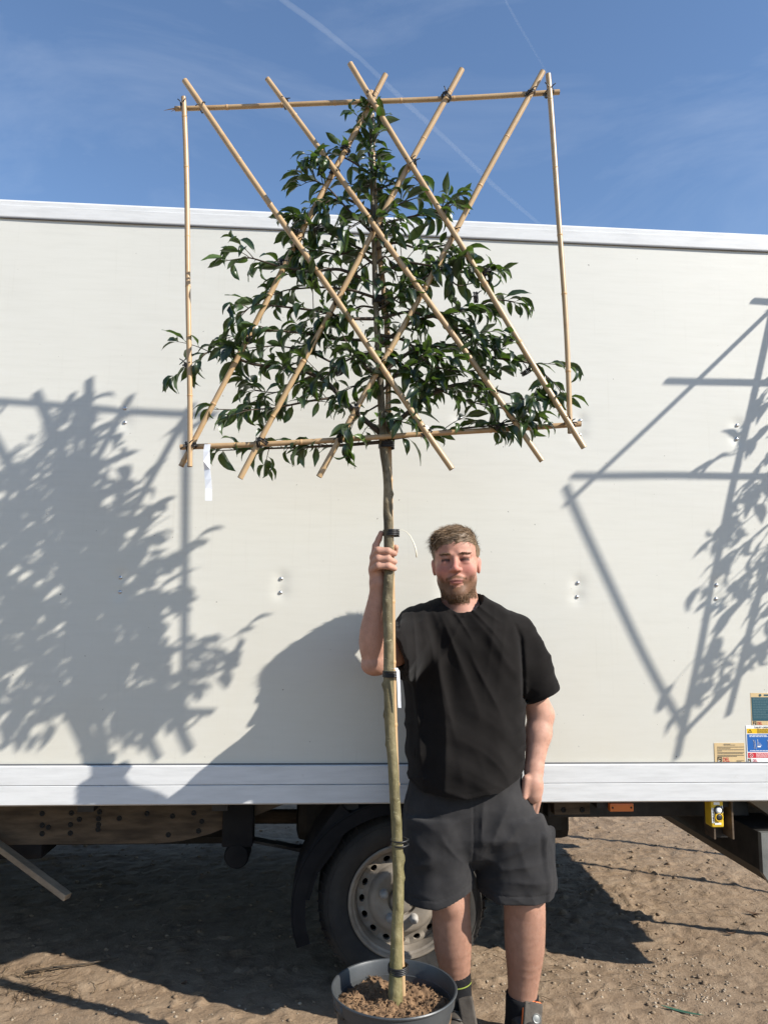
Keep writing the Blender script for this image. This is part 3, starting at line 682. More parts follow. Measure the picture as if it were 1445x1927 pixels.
for i in range(260):
    r = tww[i]*(1+.05*vnoise(np.stack([np.cos(ang)*1.5, np.sin(ang)*1.5, 0*ang+ts[i]*2.2], -1), 9))
    V[i, :, 0] = tcc[i, 0]+r*np.cos(ang); V[i, :, 1] = tcc[i, 1]+r*np.sin(ang); V[i, :, 2] = tcc[i, 2]
# knots and pruned stubs
for x, y, a, amp in [(725, 1088, -100, .006), (735, 1103, -60, .005), (728, 1130, -110, .006), (722, 1290, 185, .009), (742, 1620, -20, .006), (748, 1632, -90, .006), (752, 1612, 0, .006), (726, 1400, 200, .005), (736, 975, -60, .006), (737, 930, 0, .006), (731, 945, -120, .005), (727, 1185, -80, .004), (746, 1700, -90, .005), (757, 1650, 10, .005), (740, 1760, -100, .004), (722, 1345, 190, .006), (738, 1500, -95, .005), (744, 1545, -60, .005)]:
    z0 = L3(x, y, tY(y))[2]; da = (ang-R(a)+math.pi) % (2*math.pi)-math.pi
    w = np.exp(-((V[:, :, 2]-z0)/.010)**2)*np.exp(-(da[None]/.5)**2)
    V[:, :, 0] += amp*w*np.cos(ang)[None]; V[:, :, 1] += amp*w*np.sin(ang)[None]
ii = np.arange(260*seg).reshape(260, seg); jj = np.roll(ii, -1, 1)
F = np.stack([ii[:-1], ii[1:], jj[1:], jj[:-1]], -1).reshape(-1, 4)
trunk = link('trunk', npmesh('trunk', V.reshape(-1, 3), F), 'bark', tree)
def trunk_at(y):
    Yt = tY(y); xs = np.interp(y, [t[1] for t in TP], [t[0] for t in TP]); return float(xs), Yt
# ---- branches (polylines read off the picture) and leaves
BR = [[(715, 815), (660, 768), (612, 715), (570, 697), (520, 692), (470, 684), (430, 668), (405, 660), (385, 665), (370, 684)],
      [(708, 640), (640, 640), (580, 628), (520, 622), (470, 622), (436, 640)], [(708, 600), (650, 600), (600, 585), (540, 578), (480, 572), (445, 596)],
      [(705, 535), (640, 505), (580, 512), (520, 500), (470, 484), (430, 490)], [(650, 745), (580, 755), (520, 768), (460, 772), (405, 770)],
      [(718, 832), (650, 838), (560, 842), (480, 845), (412, 848)], [(704, 480), (650, 455), (600, 430), (548, 412)], [(702, 440), (655, 395), (615, 350), (573, 332)],
      [(700, 330), (665, 305), (630, 288), (610, 300)], [(702, 400), (650, 372), (610, 380), (580, 420), (560, 470)], [(705, 560), (660, 545), (600, 540), (540, 545), (500, 560)],
      [(640, 690), (580, 660), (520, 650), (470, 655)], [(600, 700), (560, 720), (520, 740), (480, 735)], [(706, 500), (670, 470), (640, 480), (590, 470), (560, 480)],
      [(718, 818), (770, 775), (810, 742), (860, 722), (915, 728), (965, 745), (1000, 756), (1026, 752)], [(715, 705), (780, 655), (850, 648), (920, 672), (985, 680), (1015, 690), (1030, 712), (1034, 735)],
      [(712, 650), (780, 602), (845, 590), (895, 578), (930, 562), (968, 568)], [(710, 585), (765, 545), (825, 505), (875, 478)], [(708, 520), (760, 492), (820, 502), (875, 512), (918, 512)],
      [(704, 425), (755, 412), (800, 402), (834, 398), (852, 384)], [(701, 360), (740, 345), (778, 332), (790, 345)], [(722, 828), (790, 818), (870, 806), (935, 800), (985, 796)],
      [(712, 630), (765, 640), (810, 690), (870, 700), (935, 692)], [(712, 600), (770, 585), (830, 600), (880, 630), (905, 655)], [(706, 470), (745, 455), (790, 470), (845, 460), (870, 480)],
      [(760, 690), (800, 720), (850, 745), (900, 760), (950, 770)], [(860, 650), (900, 640), (940, 640)], [(830, 505), (860, 540), (900, 530)],
      [(700, 450), (720, 400), (760, 380), (785, 372)], [(716, 720), (690, 690), (660, 660), (640, 620)], [(716, 740), (750, 700), (790, 680), (830, 660)], [(697, 300), (685, 260), (690, 225)], [(697, 280), (712, 250), (716, 225)],
      [(712, 660), (670, 670), (630, 690), (600, 720)], [(714, 700), (680, 720), (650, 735)], [(716, 760), (690, 775), (655, 800)], [(716, 680), (745, 675), (775, 700), (790, 740)], [(718, 770), (745, 790), (775, 800)], [(709, 580), (680, 575), (650, 590), (625, 610)], [(709, 570), (735, 560), (760, 575), (790, 600)], [(705, 500), (725, 480), (740, 500), (750, 530)], [(705, 490), (685, 500), (665, 520)], [(703, 400), (720, 420), (745, 425)], [(702, 420), (680, 415), (655, 430)], [(700, 350), (680, 350), (655, 345)]]
rng = random.Random(11)
leafpos = []   # (base, direction, up, length)
twigs = []
def add_leaf(p, d, L): leafpos.append((p, d, L))
def px_path(poly, Y0, Y1, wob=.03):
    k = len(poly); o = rng.uniform(0, 50); pts = []
    for i, (x, y) in enumerate(poly):
        t = i/(k-1); Y = lerp(Y0, Y1, t)+wob*math.sin(o+i*1.7)*min(1, i)
        pts.append(L3(x, y, Y))
    q = np.array(pts); s = np.linspace(0, k-1, (k-1)*6+1)
    q = np.stack([np.interp(s, np.arange(k), q[:, j]) for j in range(3)], -1)
    for it in range(2): q[1:-1] = (q[:-2]+2*q[1:-1]+q[2:])/4
    return q
def leaves_along(q, spacing, lmin, lmax, start=.12, side0=1):
    seglen = np.linalg.norm(np.diff(q, axis=0), axis=1); cum = np.concatenate([[0], np.cumsum(seglen)]); tot = cum[-1]
    s = tot*start+rng.uniform(0, spacing); side = side0
    while s < tot:
        p = np.array([np.interp(s, cum, q[:, j]) for j in range(3)]); i = min(np.searchsorted(cum, s), len(q)-1)
        t = q[i]-q[max(i-1, 0)]; t = t/(np.linalg.norm(t)+1e-9)
        az = rng.gauss(0, 1.0); lat = np.array([math.sin(az)*.55, -math.cos(az)*side, 0.0]); lat[1] *= .95
        d = t*rng.uniform(.2, .9)+lat*rng.uniform(.3, .8)+np.array([rng.gauss(0, .25), 0, rng.uniform(-.6, .35)])
        add_leaf(p, d/np.linalg.norm(d), rng.uniform(lmin, lmax)); side = -side; s += spacing*rng.uniform(.7, 1.35)
    tip = q[-1]; t = q[-1]-q[-3]; t /= np.linalg.norm(t)+1e-9
    for k in range(3):
        d = t+np.array([rng.gauss(0, .5), rng.gauss(0, .5), rng.gauss(0, .4)]); add_leaf(tip, d/np.linalg.norm(d), rng.uniform(lmin*.7, lmax*.85))
for bi, poly in enumerate(BR):
    x0, Yt = trunk_at(poly[0][1]); near = abs(poly[0][0]-x0) < 25
    q = px_path(poly, Yt if near else FY+.05, FY+rng.uniform(-.03, .05), .022)
    tot = np.linalg.norm(np.diff(q, axis=0), axis=1).sum(); r0 = .0028+.0042*min(1, tot/.6)*(1 if near else .6)
    if bi in (0, 14): r0 = .0095
    twigs.append((q, np.linspace(r0, .0014, len(q)), 'branch'))
    leaves_along(q, .0215, .070, .128)
    nt = int(tot/.078)
    for k in range(nt):
        i = rng.randrange(int(len(q)*.15), len(q)-2); p = q[i]; t = q[i+1]-q[i-1]; t /= np.linalg.norm(t)+1e-9
        d = t*rng.uniform(.3, 1)+np.array([rng.gauss(0, .45), rng.gauss(0, .38), rng.uniform(-.12, .75)]); d /= np.linalg.norm(d); ln = rng.uniform(.05, .12)
        w = np.array([p+d*ln*s+np.array([0, 0, -.02*s*s]) for s in np.linspace(0, 1, 5)]); twigs.append((w, np.linspace(.0017, .0009, 5), 'twig'))
        leaves_along(w, .0225, .068, .110, .3)
for k in range(84):         # leader
    y = rng.uniform(212, 420); x, Yt = trunk_at(y); a = rng.uniform(0, 2*math.pi); p = L3(x, y, Yt)
    d = np.array([math.cos(a), math.sin(a)-.25, rng.uniform(.0, .7)]); add_leaf(p+d*.008, d/np.linalg.norm(d), rng.uniform(.06, .095))
for k in range(64):
    y = rng.uniform(420, 815); x, Yt = trunk_at(y); a = rng.uniform(0, 2*math.pi); p = L3(x, y, Yt)
    d = np.array([math.cos(a), math.sin(a)*.8-.45, rng.uniform(-.1, .7)]); add_leaf(p+d*.012, d/np.linalg.norm(d), rng.uniform(.065, .11))
def leaf_geom(curv, fold, twist, wav):
    """unit leaf along +x, upper side +z, arched downwards, with a stalk"""
    n, V, rib = 9, [], []
    x = z = 0.0; a = .25; prof = [0.02, .10, .34, .46, .49, .43, .31, .155, .0]; sl = 0.0; pts = []
    st = .16                                             # stalk share
    for i in range(n):
        t = i/(n-1); pts.append((x, z, a)); step = (1-st)/(n-1) if i else st
        a -= curv/(n-1)*(1.25 if .1 < t < .6 else .8); x += math.cos(a)*step; z += math.sin(a)*step
    F = []
    for i, (px, pz, aa) in enumerate(pts):
        w = prof[i]*.290; nx_, nz_ = -math.sin(aa), math.cos(aa)
        for j, s in enumerate((-1, -.5, 0, .5, 1)):
            lift = fold*abs(s)*w+wav*math.sin(i*2.1+s*2)*abs(s)*.02
            V.append((px+nx_*lift, s*w*math.cos(fold*.6)+twist*(i/n)*lift, pz+nz_*lift)); rib.append(1.0 if s == 0 else 0.0)
    for i in range(n-1):
        for j in range(4): F.append((i*5+j, (i+1)*5+j, (i+1)*5+j+1, i*5+j+1))
    return np.array(V), np.array(F, int), np.array(rib)
LV = [leaf_geom(c, f, 0.2, w) for c, f, w in ((.8, .35, .5), (1.1, .5, .8), (1.45, .45, .4), (1.7, .6, .7), (2.0, .5, .6), (1.3, .75, .3), (.6, .3, .9), (2.3, .55, .5))]
def leaf_frame(d, roll):
    d = Vector(d); upv = Vector((0, 0, 1))
    y = upv.cross(d); y = y.normalized() if y.length > .1 else Vector((0, 1, 0)); z = d.cross(y).normalized()
    m = Matrix((d, y, z)).transposed(); return m @ Matrix.Rotation(roll, 3, 'X')
def leaf_mesh(name, V, F, rib):
    me = npmesh(name, V, F, True); at = me.attributes.new('rib', 'FLOAT', 'POINT'); at.data.foreach_set('value', rib.astype(np.float32)); me.materials.append(M['leaf']); return me
lmeshes = [leaf_mesh('leaf', *g) for g in LV]
info = []
for p, d, L in leafpos:
    vi = rng.randrange(len(LV)); m3 = leaf_frame(d, rng.gauss(0, .55)); info.append((p, m3, L, vi))
rng.shuffle(info)
info.sort(key=lambda t: (t[0][1]-.02*rng.random(), -t[2]))   # nearest the viewer first
def joined(items, name):
    Vs, Fs, Rs, o = [], [], [], 0
    for p, m3, L, vi in items:
        V, F, r = LV[vi]; Vs.append((V*L) @ np.array(m3).T+p); Fs.append(F+o); Rs.append(r); o += len(V)
    return leaf_mesh(name, np.concatenate(Vs), np.concatenate(Fs), np.concatenate(Rs))
front = info[:300]; rest = info[300:]
for p, m3, L, vi in front:
    o = link('leaf', lmeshes[vi], None, tree); mm = (m3*L).to_4x4(); mm.translation = Vector(p); o.matrix_basis = mm
fol = tag(link('foliage', joined(rest, 'foliage'), None, tree), kind='stuff')
tb = MB()
for q, r, kind in twigs:
    if kind == 'branch': MB().tube(q, list(r), 7).build('branch', 'twig', tree, True)
    else: tb.tube(q, list(r), 5)
tag(tb.build('twigs', 'twig', tree, True), kind='stuff')
# ---- bamboo frame
frame = tag(empty('bamboo_trellis', tuple(TB)), 'square bamboo cane trellis with crossed diagonal canes, tied to the tree top', 'trellis', 'bamboo frames of the trained trees')
def cane(a, b, Ya, Yb, r, name='cane', parent=None, bend=.0):
    A = L3(*a, Ya) if len(a) == 2 else np.asarray(a); B = L3(*b, Yb) if len(b) == 2 else np.asarray(b)
    L = np.linalg.norm(B-A); t = (B-A)/L; n = int(L/.012)+2; S = np.linspace(0, L, n)
    side = np.cross(t, [0, 1., 0]); side /= np.linalg.norm(side); o = rng.uniform(0, 9)
    nodes = []; s = rng.uniform(.05, .2)
    while s < L-.02: nodes.append(s); s += rng.uniform(.17, .27)
    rr = np.full(n, r)*(1+.04*np.sin(S*3+o))
    pts = A+t*S[:, None]+side*(bend*np.sin(S/L*math.pi)+.0018*np.sin(S*7+o))[:, None]
    ob = MB().tube(pts, list(rr), 12, False).build(name, 'bamboo', parent, True)
    for s in nodes:
        c = np.array([np.interp(s, S, pts[:, j]) for j in range(3)])
        MB().tube([c-t*.0045, c-t*.0012, c+t*.0003, c+t*.0012, c+t*.005], [r*.99, r*1.06, r*1.11, r*1.05, r*.99], 12, False).build('node', 'node', ob, True)
    for e, sg in ((pts[0], -1), (pts[-1], 1)):
        MB().tube([e-t*.003*sg, e+t*.0006*sg], [r*.985, r*.93], 12, True).build('cut_end', 'cane_end', ob)
    return ob
CA = [((347, 152), (850, 883)), ((504, 148), (1020, 867)), ((658, 120), (1098, 843)), ((725, 140), (342, 878)), ((868, 130), (452, 900)), ((1020, 134), (600, 897))]
rc = .0093
for i, (a, b) in enumerate(CA):
    Y = FY-.022 if i < 3 else FY-.001
    cane(a, b, Y, Y, rc*rng.uniform(.94, 1.08), parent=frame, bend=rng.uniform(-.005, .005))
cane((346, 183), (357, 878), FY-.018, FY-.02, rc*.92, parent=frame, bend=.006); cane((1030, 140), (1073, 815), FY-.018, FY-.02, rc*.95, parent=frame, bend=.008)
cane((330, 204), (1052, 174), FY+.021, FY+.021, rc*.95, parent=frame, bend=-.006); cane((340, 842), (1092, 797), FY+.02, FY+.02, rc*.98, parent=frame, bend=-.006)
def inter(a, b, c, d):
    x1, y1 = a; x2, y2 = b; x3, y3 = c; x4, y4 = d; D = (x1-x2)*(y3-y4)-(y1-y2)*(x3-x4)
    px = ((x1*y2-y1*x2)*(x3-x4)-(x1-x2)*(x3*y4-y3*x4))/D; py = ((x1*y2-y1*x2)*(y3-y4)-(y1-y2)*(x3*y4-y3*x4))/D; return px, py
TOP, BOT, LS, RS = ((330, 204), (1052, 174)), ((340, 842), (1092, 797)), ((346, 183), (357, 878)), ((1030, 140), (1073, 815))
ties = [inter(*c, *TOP) for c in CA]+[inter(*c, *BOT) for c in CA]+[inter(*LS, *TOP), inter(*RS, *TOP), inter(*LS, *BOT), inter(*RS, *BOT)]
for i in range(3):
    for j in range(3, 6):
        q = inter(*CA[i], *CA[j])
        if 180 < q[1] < 840: ties.append(q)
ties += [(530, 497), (600, 432), (915, 512), (960, 640), (990, 700), (560, 330+110), (650, 282), (470, 640), (780, 310), (830, 397), (895, 560), (928, 740), (640, 700), (355, 690), (672, 770), (495, 830), (940, 802)]
def tie(p, rad, parent, tails=True, loops=3, ax=(0, 0, 1)):
    ax = np.asarray(ax, float); ax /= np.linalg.norm(ax); a = np.cross(ax, [0, 1., 0]) if abs(ax[1]) < .9 else np.array([1., 0, 0]); a /= np.linalg.norm(a); b = np.cross(ax, a)
    pts = []; N = 12*loops
    for k in range(N+1):
        th = 2*math.pi*k/12; w = 1+.06*math.sin(k*1.3)
        pts.append(p+rad*w*(a*math.cos(th)+b*math.sin(th)*1.25)+ax*.0035*(k/N*loops-loops/2)*1.3)
    m_ = MB().tube(pts, .0021, 6)
    if tails:
        for sg in (-1, 1):
            d = np.array([sg*rng.uniform(.4, 1), -.45, rng.uniform(-.6, 1)]); d /= np.linalg.norm(d); L = rng.uniform(.014, .03); q = p+np.array([0, -rad*1.2, 0])
            m_.tube([q, q+d*L*.5+np.array([0, 0, .003]), q+d*L], [.0022, .002, .0017], 5)
    return m_.build('tie', 'tie', parent, True)
for x, y in ties:
    A = rng.choice([(.5, 0, .85), (-.5, 0, .85), (1, 0, .1)]); tie(L3(x, y, FY-.003), rc*1.75, frame, True, 3, A)
cp = MB().tube([L3(330, 204, FY+.02), L3(318, 206, FY+.02), L3(309, 208, FY+.018)], [.003, .0018, .0006], 4); cp.tube([L3(330, 206, FY+.02), L3(322, 210, FY+.02)], [.002, .0006], 4); cp.build('splinter', 'bamboo', frame)
# ---- support stake tied to the trunk
stake = tag(empty('bamboo_stake', tuple(TB)), 'long bamboo stake rising from the pot, strapped along the right of the trunk', 'stake', 'stakes of the trained trees')
SP = [(698, 172), (701, 320), (713, 480), (727, 580), (731, 700), (730, 800), (733, 900), (735, 1000), (737, 1080), (738, 1160), (739, 1250), (741, 1340), (744, 1430), (747, 1510), (750, 1600), (752, 1700), (754, 1790), (757, 1850), (758, 1905)]
sp = np.array([L3(x, y, tY(y)+.0225) for x, y in SP]); s_ = np.linspace(0, len(SP)-1, 180); sp = np.stack([np.interp(s_, np.arange(len(SP)), sp[:, k]) for k in range(3)], -1)
for k in range(3): sp[5:-5, k] = np.convolve(sp[:, k], np.ones(11)/11, 'valid')
so = MB().tube(sp, .0098, 12).build('cane', 'bamboo', stake, True)
for k in range(8, 178, 13):
    c = sp[k]; t = sp[k]-sp[k-1]; t /= np.linalg.norm(t); MB().tube([c-t*.006, c, c+t*.002, c+t*.007], [.0099, .0112, .0109, .0099], 12, False).build('node', 'node', so, True)
def strap(y, loops, x=None, hgt=.0035):
    xx, Yt = trunk_at(y); c = L3(xx+4.5, y, Yt+.010); w = np.interp(y, [t[1] for t in TP], tw)
    pts = []; N = 20*loops
    for k in range(N+1):
        th = 2*math.pi*k/20; pts.append(c+np.array([(w*1.04+.0095)*math.cos(th), (w*1.04+.013)*math.sin(th), hgt*1.5*(k/N*loops-loops/2)+.0015*math.sin(th)]))
    MB().tube(pts, hgt*.75, 7).build('strap', 'tie', stake, True)
for y, l in ((1003, 4), (1268, 4), (1580, 1), (1589, 1), (1822, 4), (566, 5), (700, 2), (838, 4), (430, 3), (300, 1), (200, 3)): strap(y, l)
# ---- pot
pot = tag(empty('plant_pot', tuple(TB)), 'dark grey plastic nursery pot full of compost at the foot of the tree', 'pot', 'pots of the trained trees')
rw = (858-626)/2/FPX*2.40; zr = PG(741, 1866, 0); ZR = .300
pc = P(741.5, 1866, TB[1])-TB; ZR = pc[2]+.012; px0 = pc[0]
prof = [(rw*.80, 0), (rw*.81, .004), (rw*.86, ZR*.45), (rw*.905, ZR-.040), (rw*.955, ZR-.036), (rw*.97, ZR-.006), (rw*.995, ZR-.003), (rw, ZR+.001), (rw*.99, ZR+.004), (rw*.965, ZR+.003), (rw*.945, ZR-.004), (rw*.90, ZR-.07), (rw*.84, ZR*.3), (0, ZR*.3)]
o = MB().lathe([(0, 0)]+prof, 96, 'Z', (px0, 0, 0)).build('pot_body', 'pot', pot, True); autosmooth(o, 30)
ha = R(205); hv = MB()
for k in range(2):
    pass
hb2 = MB()
for dth in (-.14, .14):
    pts = [(px0+(rw*.955)*math.cos(ha+dth), rw*.955*math.sin(ha+dth), ZR-.005), (px0+rw*.94*math.cos(ha+dth), rw*.94*math.sin(ha+dth), ZR-.045)]
    hb2.tube(pts, .006, 6)
hb2.tube([(px0+rw*.94*math.cos(ha+t), rw*.94*math.sin(ha+t), ZR-.03) for t in np.linspace(-.14, .14, 8)], .006, 6)
hb2.build('grip', 'pot', pot, True)
nr, na = 46, 120; V = []
for i in range(nr):
    r = rw*.915*(i/(nr-1))
    for j in range(na): a = 2*math.pi*j/na; V.append((px0+r*math.cos(a), r*math.sin(a), 0))
V = np.array(V); rr_ = np.hypot(V[:, 0]-px0, V[:, 1])
V[:, 2] = ZR-.052+.014*(1-(rr_/rw)**2)+.016*fbm(V*14, 3, 51)+.010*np.abs(fbm(V*42, 3, 53))+.006*fbm(V*110, 2, 55)-.012*np.clip((rr_/rw-.75)*5, 0, 1)
ii = np.arange(nr*na).reshape(nr, na); jj = np.roll(ii, -1, 1)
F = np.stack([ii[:-1], ii[1:], jj[1:], jj[:-1]], -1).reshape(-1, 4)
link('compost', npmesh('compost', V, F), 'compost', pot)
cr = MB(); rg = random.Random(5)
for k in range(1500):
    a = rg.uniform(0, 2*math.pi); r = rw*.88*math.sqrt(rg.random()); x, y = px0+r*math.cos(a), r*math.sin(a)
    i_ = int(round(r/(rw*.915)*(nr-1))); j_ = int(a/2/math.pi*na) % na; z = V[i_*na+j_, 2]; s = rg.uniform(.0015, .0045)
    d = np.array([rg.gauss(0, 1), rg.gauss(0, 1), rg.gauss(0, .4)]); d /= np.linalg.norm(d); cr.tube([np.array([x, y, z])-d*s*1.6, np.array([x, y, z+.001])+d*s*1.6], [s*.6, s*.4], 4)
tag(cr.build('compost_crumbs', 'compost', pot), kind='stuff')
# ---- tags
def ribbon(name, pts, width, nrm, m, label, cat):
    pts = [np.asarray(p, float) for p in pts]; o = tag(empty(name, tuple(pts[0])), label, cat) if False else None
    V = []; F = []; p0 = pts[0]
    for i, p in enumerate(pts):
        t = pts[min(i+1, len(pts)-1)]-pts[max(0, i-1)]; t /= np.linalg.norm(t); a = math.radians(nrm[i]); w = np.array([math.cos(a), math.sin(a), 0]); n_ = np.cross(t, w)
        for sg, off in ((-1, 0), (1, 0), (1, .0006), (-1, .0006)): V.append(p-p0+w*sg*width/2+n_*off)
    for i in range(len(pts)-1):
        for j in range(4): F.append((i*4+j, i*4+(j+1) % 4, i*4+4+(j+1) % 4, i*4+4+j))
    F += [(0, 3, 2, 1), tuple(len(V)-4+j for j in range(4))]
    o = link(name, npmesh(name, V, F, False), m); o.location = tuple(p0); return tag(o, label, cat)
ribbon('label_ribbon', [P(391, 836, FY-.012), P(389, 850, FY-.018), P(389.5, 868, FY-.014), P(390.5, 884, FY-.010), P(392, 902, FY-.015), P(393, 920, FY-.012), P(393, 942, FY-.012)], .0215, [-15, -10, 25, -18, -8, 5, 2], 'ribbon', 'white paper ribbon hanging from the lower left corner of the trellis', 'ribbon')
ribbon('label_strip', [P(739, 1258, 2.497), P(745, 1257, 2.492), P(749, 1264, 2.492), P(750, 1285, 2.497), P(751, 1310, 2.500), P(752, 1332, 2.502)], .010, [60, 10, 25, 5, 15, 0], 'ribbon', 'narrow white strip hanging from the trunk strap beside the man\'s sleeve', 'tag')
sg_ = [P(x, y, 2.50) for x, y in ((741, 999), (748, 998), (757, 997), (765, 1001), (772, 1009), (778, 1021), (782, 1033), (784, 1049))]
m_ = MB().tube([q-sg_[0] for q in sg_], [.0007, .0007, .0008, .0010, .0014, .002, .0026, .0028], 6); o = m_.build('loose_string', 'string', None, True); o.location = tuple(sg_[0])
tag(o, 'thin pale string curling out from the trunk above the hand', 'string')
# ---- neighbours standing off to the right behind the truck's tail; their shadows fall on the panel and the soil
allfol = joined(info[::2], 'foliage')
def copy_children(src, dst, skip=()):
    for ch in list(src.children):
        if ch.name.split('.')[0] in skip: continue
        c = ch.copy(); COL.objects.link(c); c.parent = dst
        for g in ch.children:
            d = g.copy(); COL.objects.link(d); d.parent = c
def neighbour(x, y, rz, lean, word_):
    mt = Matrix.Translation((x, y, 0)) @ Matrix.Rotation(lean[1], 4, 'Y') @ Matrix.Rotation(lean[0], 4, 'X') @ Matrix.Rotation(rz, 4, 'Z')
    out = []
    for src, lab, skip in ((tree, 'trained tree with dark leaves %s', ('leaf', 'foliage')), (frame, 'bamboo cane trellis of the tree %s', ('tie', 'splinter')), (stake, 'bamboo stake of the tree %s', ()), (pot, 'grey plastic pot of the tree %s', ('compost_crumbs',))):
        r = src.copy(); COL.objects.link(r); r.matrix_world = mt; r['label'] = lab % word_; copy_children(src, r, skip)
        if src is tree: tag(link('foliage', allfol, None, r), kind='stuff')
neighbour(2.64, 3.54, R(-76), (R(10), R(-8)), 'just behind the truck tail')
neighbour(3.35, 3.72, R(-70), (0, R(2)), 'second in the row past the truck tail')
neighbour(3.55, 4.28, R(-60), (0, 0), 'farthest in the row past the truck tail')

# ================================================================ MAN
man_base = np.array([.38, 2.88, 0])
man = tag(empty('person', tuple(man_base)), 'bearded man in black T-shirt and charcoal shorts, one hand gripping the trunk, other in pocket', 'person')
def J(x, y, Y): return P(x, y, Y)
# ---- head in its own frame: x right in the picture, y towards the viewer, z up
Hc = J(858, 1062, 2.835); HS = 1.06; ya = R(-7); ti = R(3)
ey = np.array([math.sin(ya), -math.cos(ya), -.03]); ey /= np.linalg.norm(ey)
ez = np.array([-math.sin(ti), 0, math.cos(ti)]); ez = ez-ey*(ez@ey); ez /= np.linalg.norm(ez); ex = np.cross(ey, ez)*-1
ex = np.cross(ez, ey)*-1 if np.cross(ez, ey)[0] < 0 else np.cross(ez, ey)
HR = np.stack([ex, ey, ez], 1)
def hp(pr):
    f = pr.f; return Prim(lambda p: HS*f(((p-Hc)@HR)/HS), Hc+HR@(pr.c*HS), pr.r*HS, pr.k*HS, pr.op)
def hl(p): return ((p-Hc)@HR)/HS
def hw_(x, y, z): return Hc+HR@(np.array([x, y, z])*HS)
head = [ell_((0, -.012, .038), (.0765, .095, .083), .0), ell_((0, .018, -.028), (.0660, .070, .088), .03), ell_((0, .030, .052), (.066, .058, .045), .02)]
for s in (-1, 1):
    head += [cap_((s*.041, -.005, -.055), (s*.015, .062, -.097), .022, .020, .025), ell_((s*.043, .058, -.022), (.027, .026, .026), .022),
             cap_((s*.016, .0835, .031), (s*.047, .066, .030), .0095, .008, .012),
             ell_((s*.0765, -.012, -.008), (.0085, .018, .028), .006), ell_((s*.0800, -.014, .006), (.0065, .015, .014), .006)]
head += [ell_((0, .075, -.104), (.024, .020, .020), .02)]
for s in (-1, 1): head.append(ell_((s*.032, .099, .012), (.022, .021, .0145), .010, None, 1))
for s in (-1, 1): head += [ell_((s*.0325, .0735, .0105), (.0165, .013, .0125), .003), ell_((s*.033, .0795, .0215), (.0185, .009, .0055), .005), ell_((s*.033, .078, .001), (.0165, .008, .0055), .006)]
head += [cap_((0, .086, .024), (0, .1065, -.015), .0080, .0108, .009), ell_((0, .1080, -.018), (.0108, .011, .010), .006)]
for s in (-1, 1): head.append(ell_((s*.0135, .0965, -.0215), (.0082, .0105, .0080), .006))
head += [ell_((0, .0865, -.052), (.026, .014, .015), .012), ell_((0, .0955, -.0560), (.021, .0070, .0045), .006), ell_((0, .0945, -.0650), (.018, .0070, .0050), .006), cap_((-.022, .1030, -.0605), (.022, .1030, -.0605), .0020, .0020, .004, 1)]
BP = [hp(q) for q in head]
for s in (-1, 1): BP.append(hp(ell_((s*.0895, -.002, -.004), (.005, .009, .013), .004, None, 1)))
nb_ = J(871, 1165, 2.875)
BP += [cap_(J(869, 1160, 2.885), J(860, 1098, 2.865), .072, .064, .025), cap_(J(862, 1125, 2.835), J(872, 1172, 2.855), .030, .034, .03), cap_(J(800, 1185, 2.88), J(945, 1185, 2.88), .055, .055, .05)]
shR, shL = J(782, 1200, 2.86), J(962, 1200, 2.88)
elR, wrR = J(709, 1238, 2.625), J(711.5, 1097, 2.548)
BP += [cap_(J(868, 1190, 2.88), J(870, 1470, 2.89), .09, .10, .05), cap_(J(830, 1490, 2.885), J(925, 1490, 2.885), .08, .08, .05),
       cap_(shR, lerp(shR, elR, .55), .056, .055, .04), cap_(lerp(shR, elR, .55), elR, .055, .047, .03), ell_(J(704, 1254, 2.628), (.040, .040, .028), .03)]
def smooth_chain(pts, rads, n):
    a = np.concatenate([np.array(pts), np.array(rads)[:, None]], 1); k = len(a); t = np.linspace(0, k-1, n*6)
    q = np.stack([np.interp(t, np.arange(k), a[:, j]) for j in range(4)], -1); w = int(n*6/k*.8) | 1
    pad = np.concatenate([2*q[:1]-q[1:w//2+1][::-1], q, 2*q[-1:]-q[-w//2-1:-1][::-1]], 0)
    q2 = np.stack([np.convolve(pad[:, j], np.hanning(w+2)[1:-1]/np.hanning(w+2)[1:-1].sum(), 'same') for j in range(4)], -1)[w//2:w//2+len(q)]
    q2 = q2[np.linspace(0, len(q2)-1, n).astype(int)]
    for i in range(n-1): BP.append(cap_(q2[i, :3], q2[i+1, :3], q2[i, 3], q2[i+1, 3], .0004))
fm = [lerp(elR, wrR, t) for t in (.0, .18, .38, .62, .85, 1)]; fo = [(-.004, 0, 0), (-.010, .004, 0), (-.010, .002, 0), (-.004, 0, 0), (0, 0, 0), (0, 0, 0)]; fr = [.046, .0515, .048, .0385, .0285, .027]
fm = [a+np.array(b) for a, b in zip(fm, fo)]
smooth_chain(fm, fr, 14)

BP += [cap_(J(711, 1095, 2.546), J(707, 1072, 2.540), .0245, .023, .014), cap_(J(706, 1074, 2.536), J(706, 1048, 2.532), .0185, .0175, .012), cap_(J(714, 1080, 2.549), J(713, 1050, 2.547), .0165, .016, .012)]
def finger(pts, rads, k=.005):
    for a, b, r1, r2 in zip(pts[:-1], pts[1:], rads[:-1], rads[1:]): BP.append(cap_(a, b, r1, r2, k))
for (y0, y1, y2, y3) in ((1050, 1036, 1037, 1042), (1060, 1051, 1052, 1057.5), (1071, 1065, 1065, 1070)):
    s = .94 if y0 > 1065 else 1.0
    finger([J(702.5, y0, 2.522), J(711.5, y1, 2.4875), J(730, y2, 2.4845), J(742, y3, 2.4965)], [.0128*s, .0122*s, .0112*s, .0098*s])
finger([J(704, 1046, 2.524), J(707, 1027, 2.520), J(713, 1014, 2.516), J(717, 1003, 2.512)], [.0125, .0108, .0098, .0085])
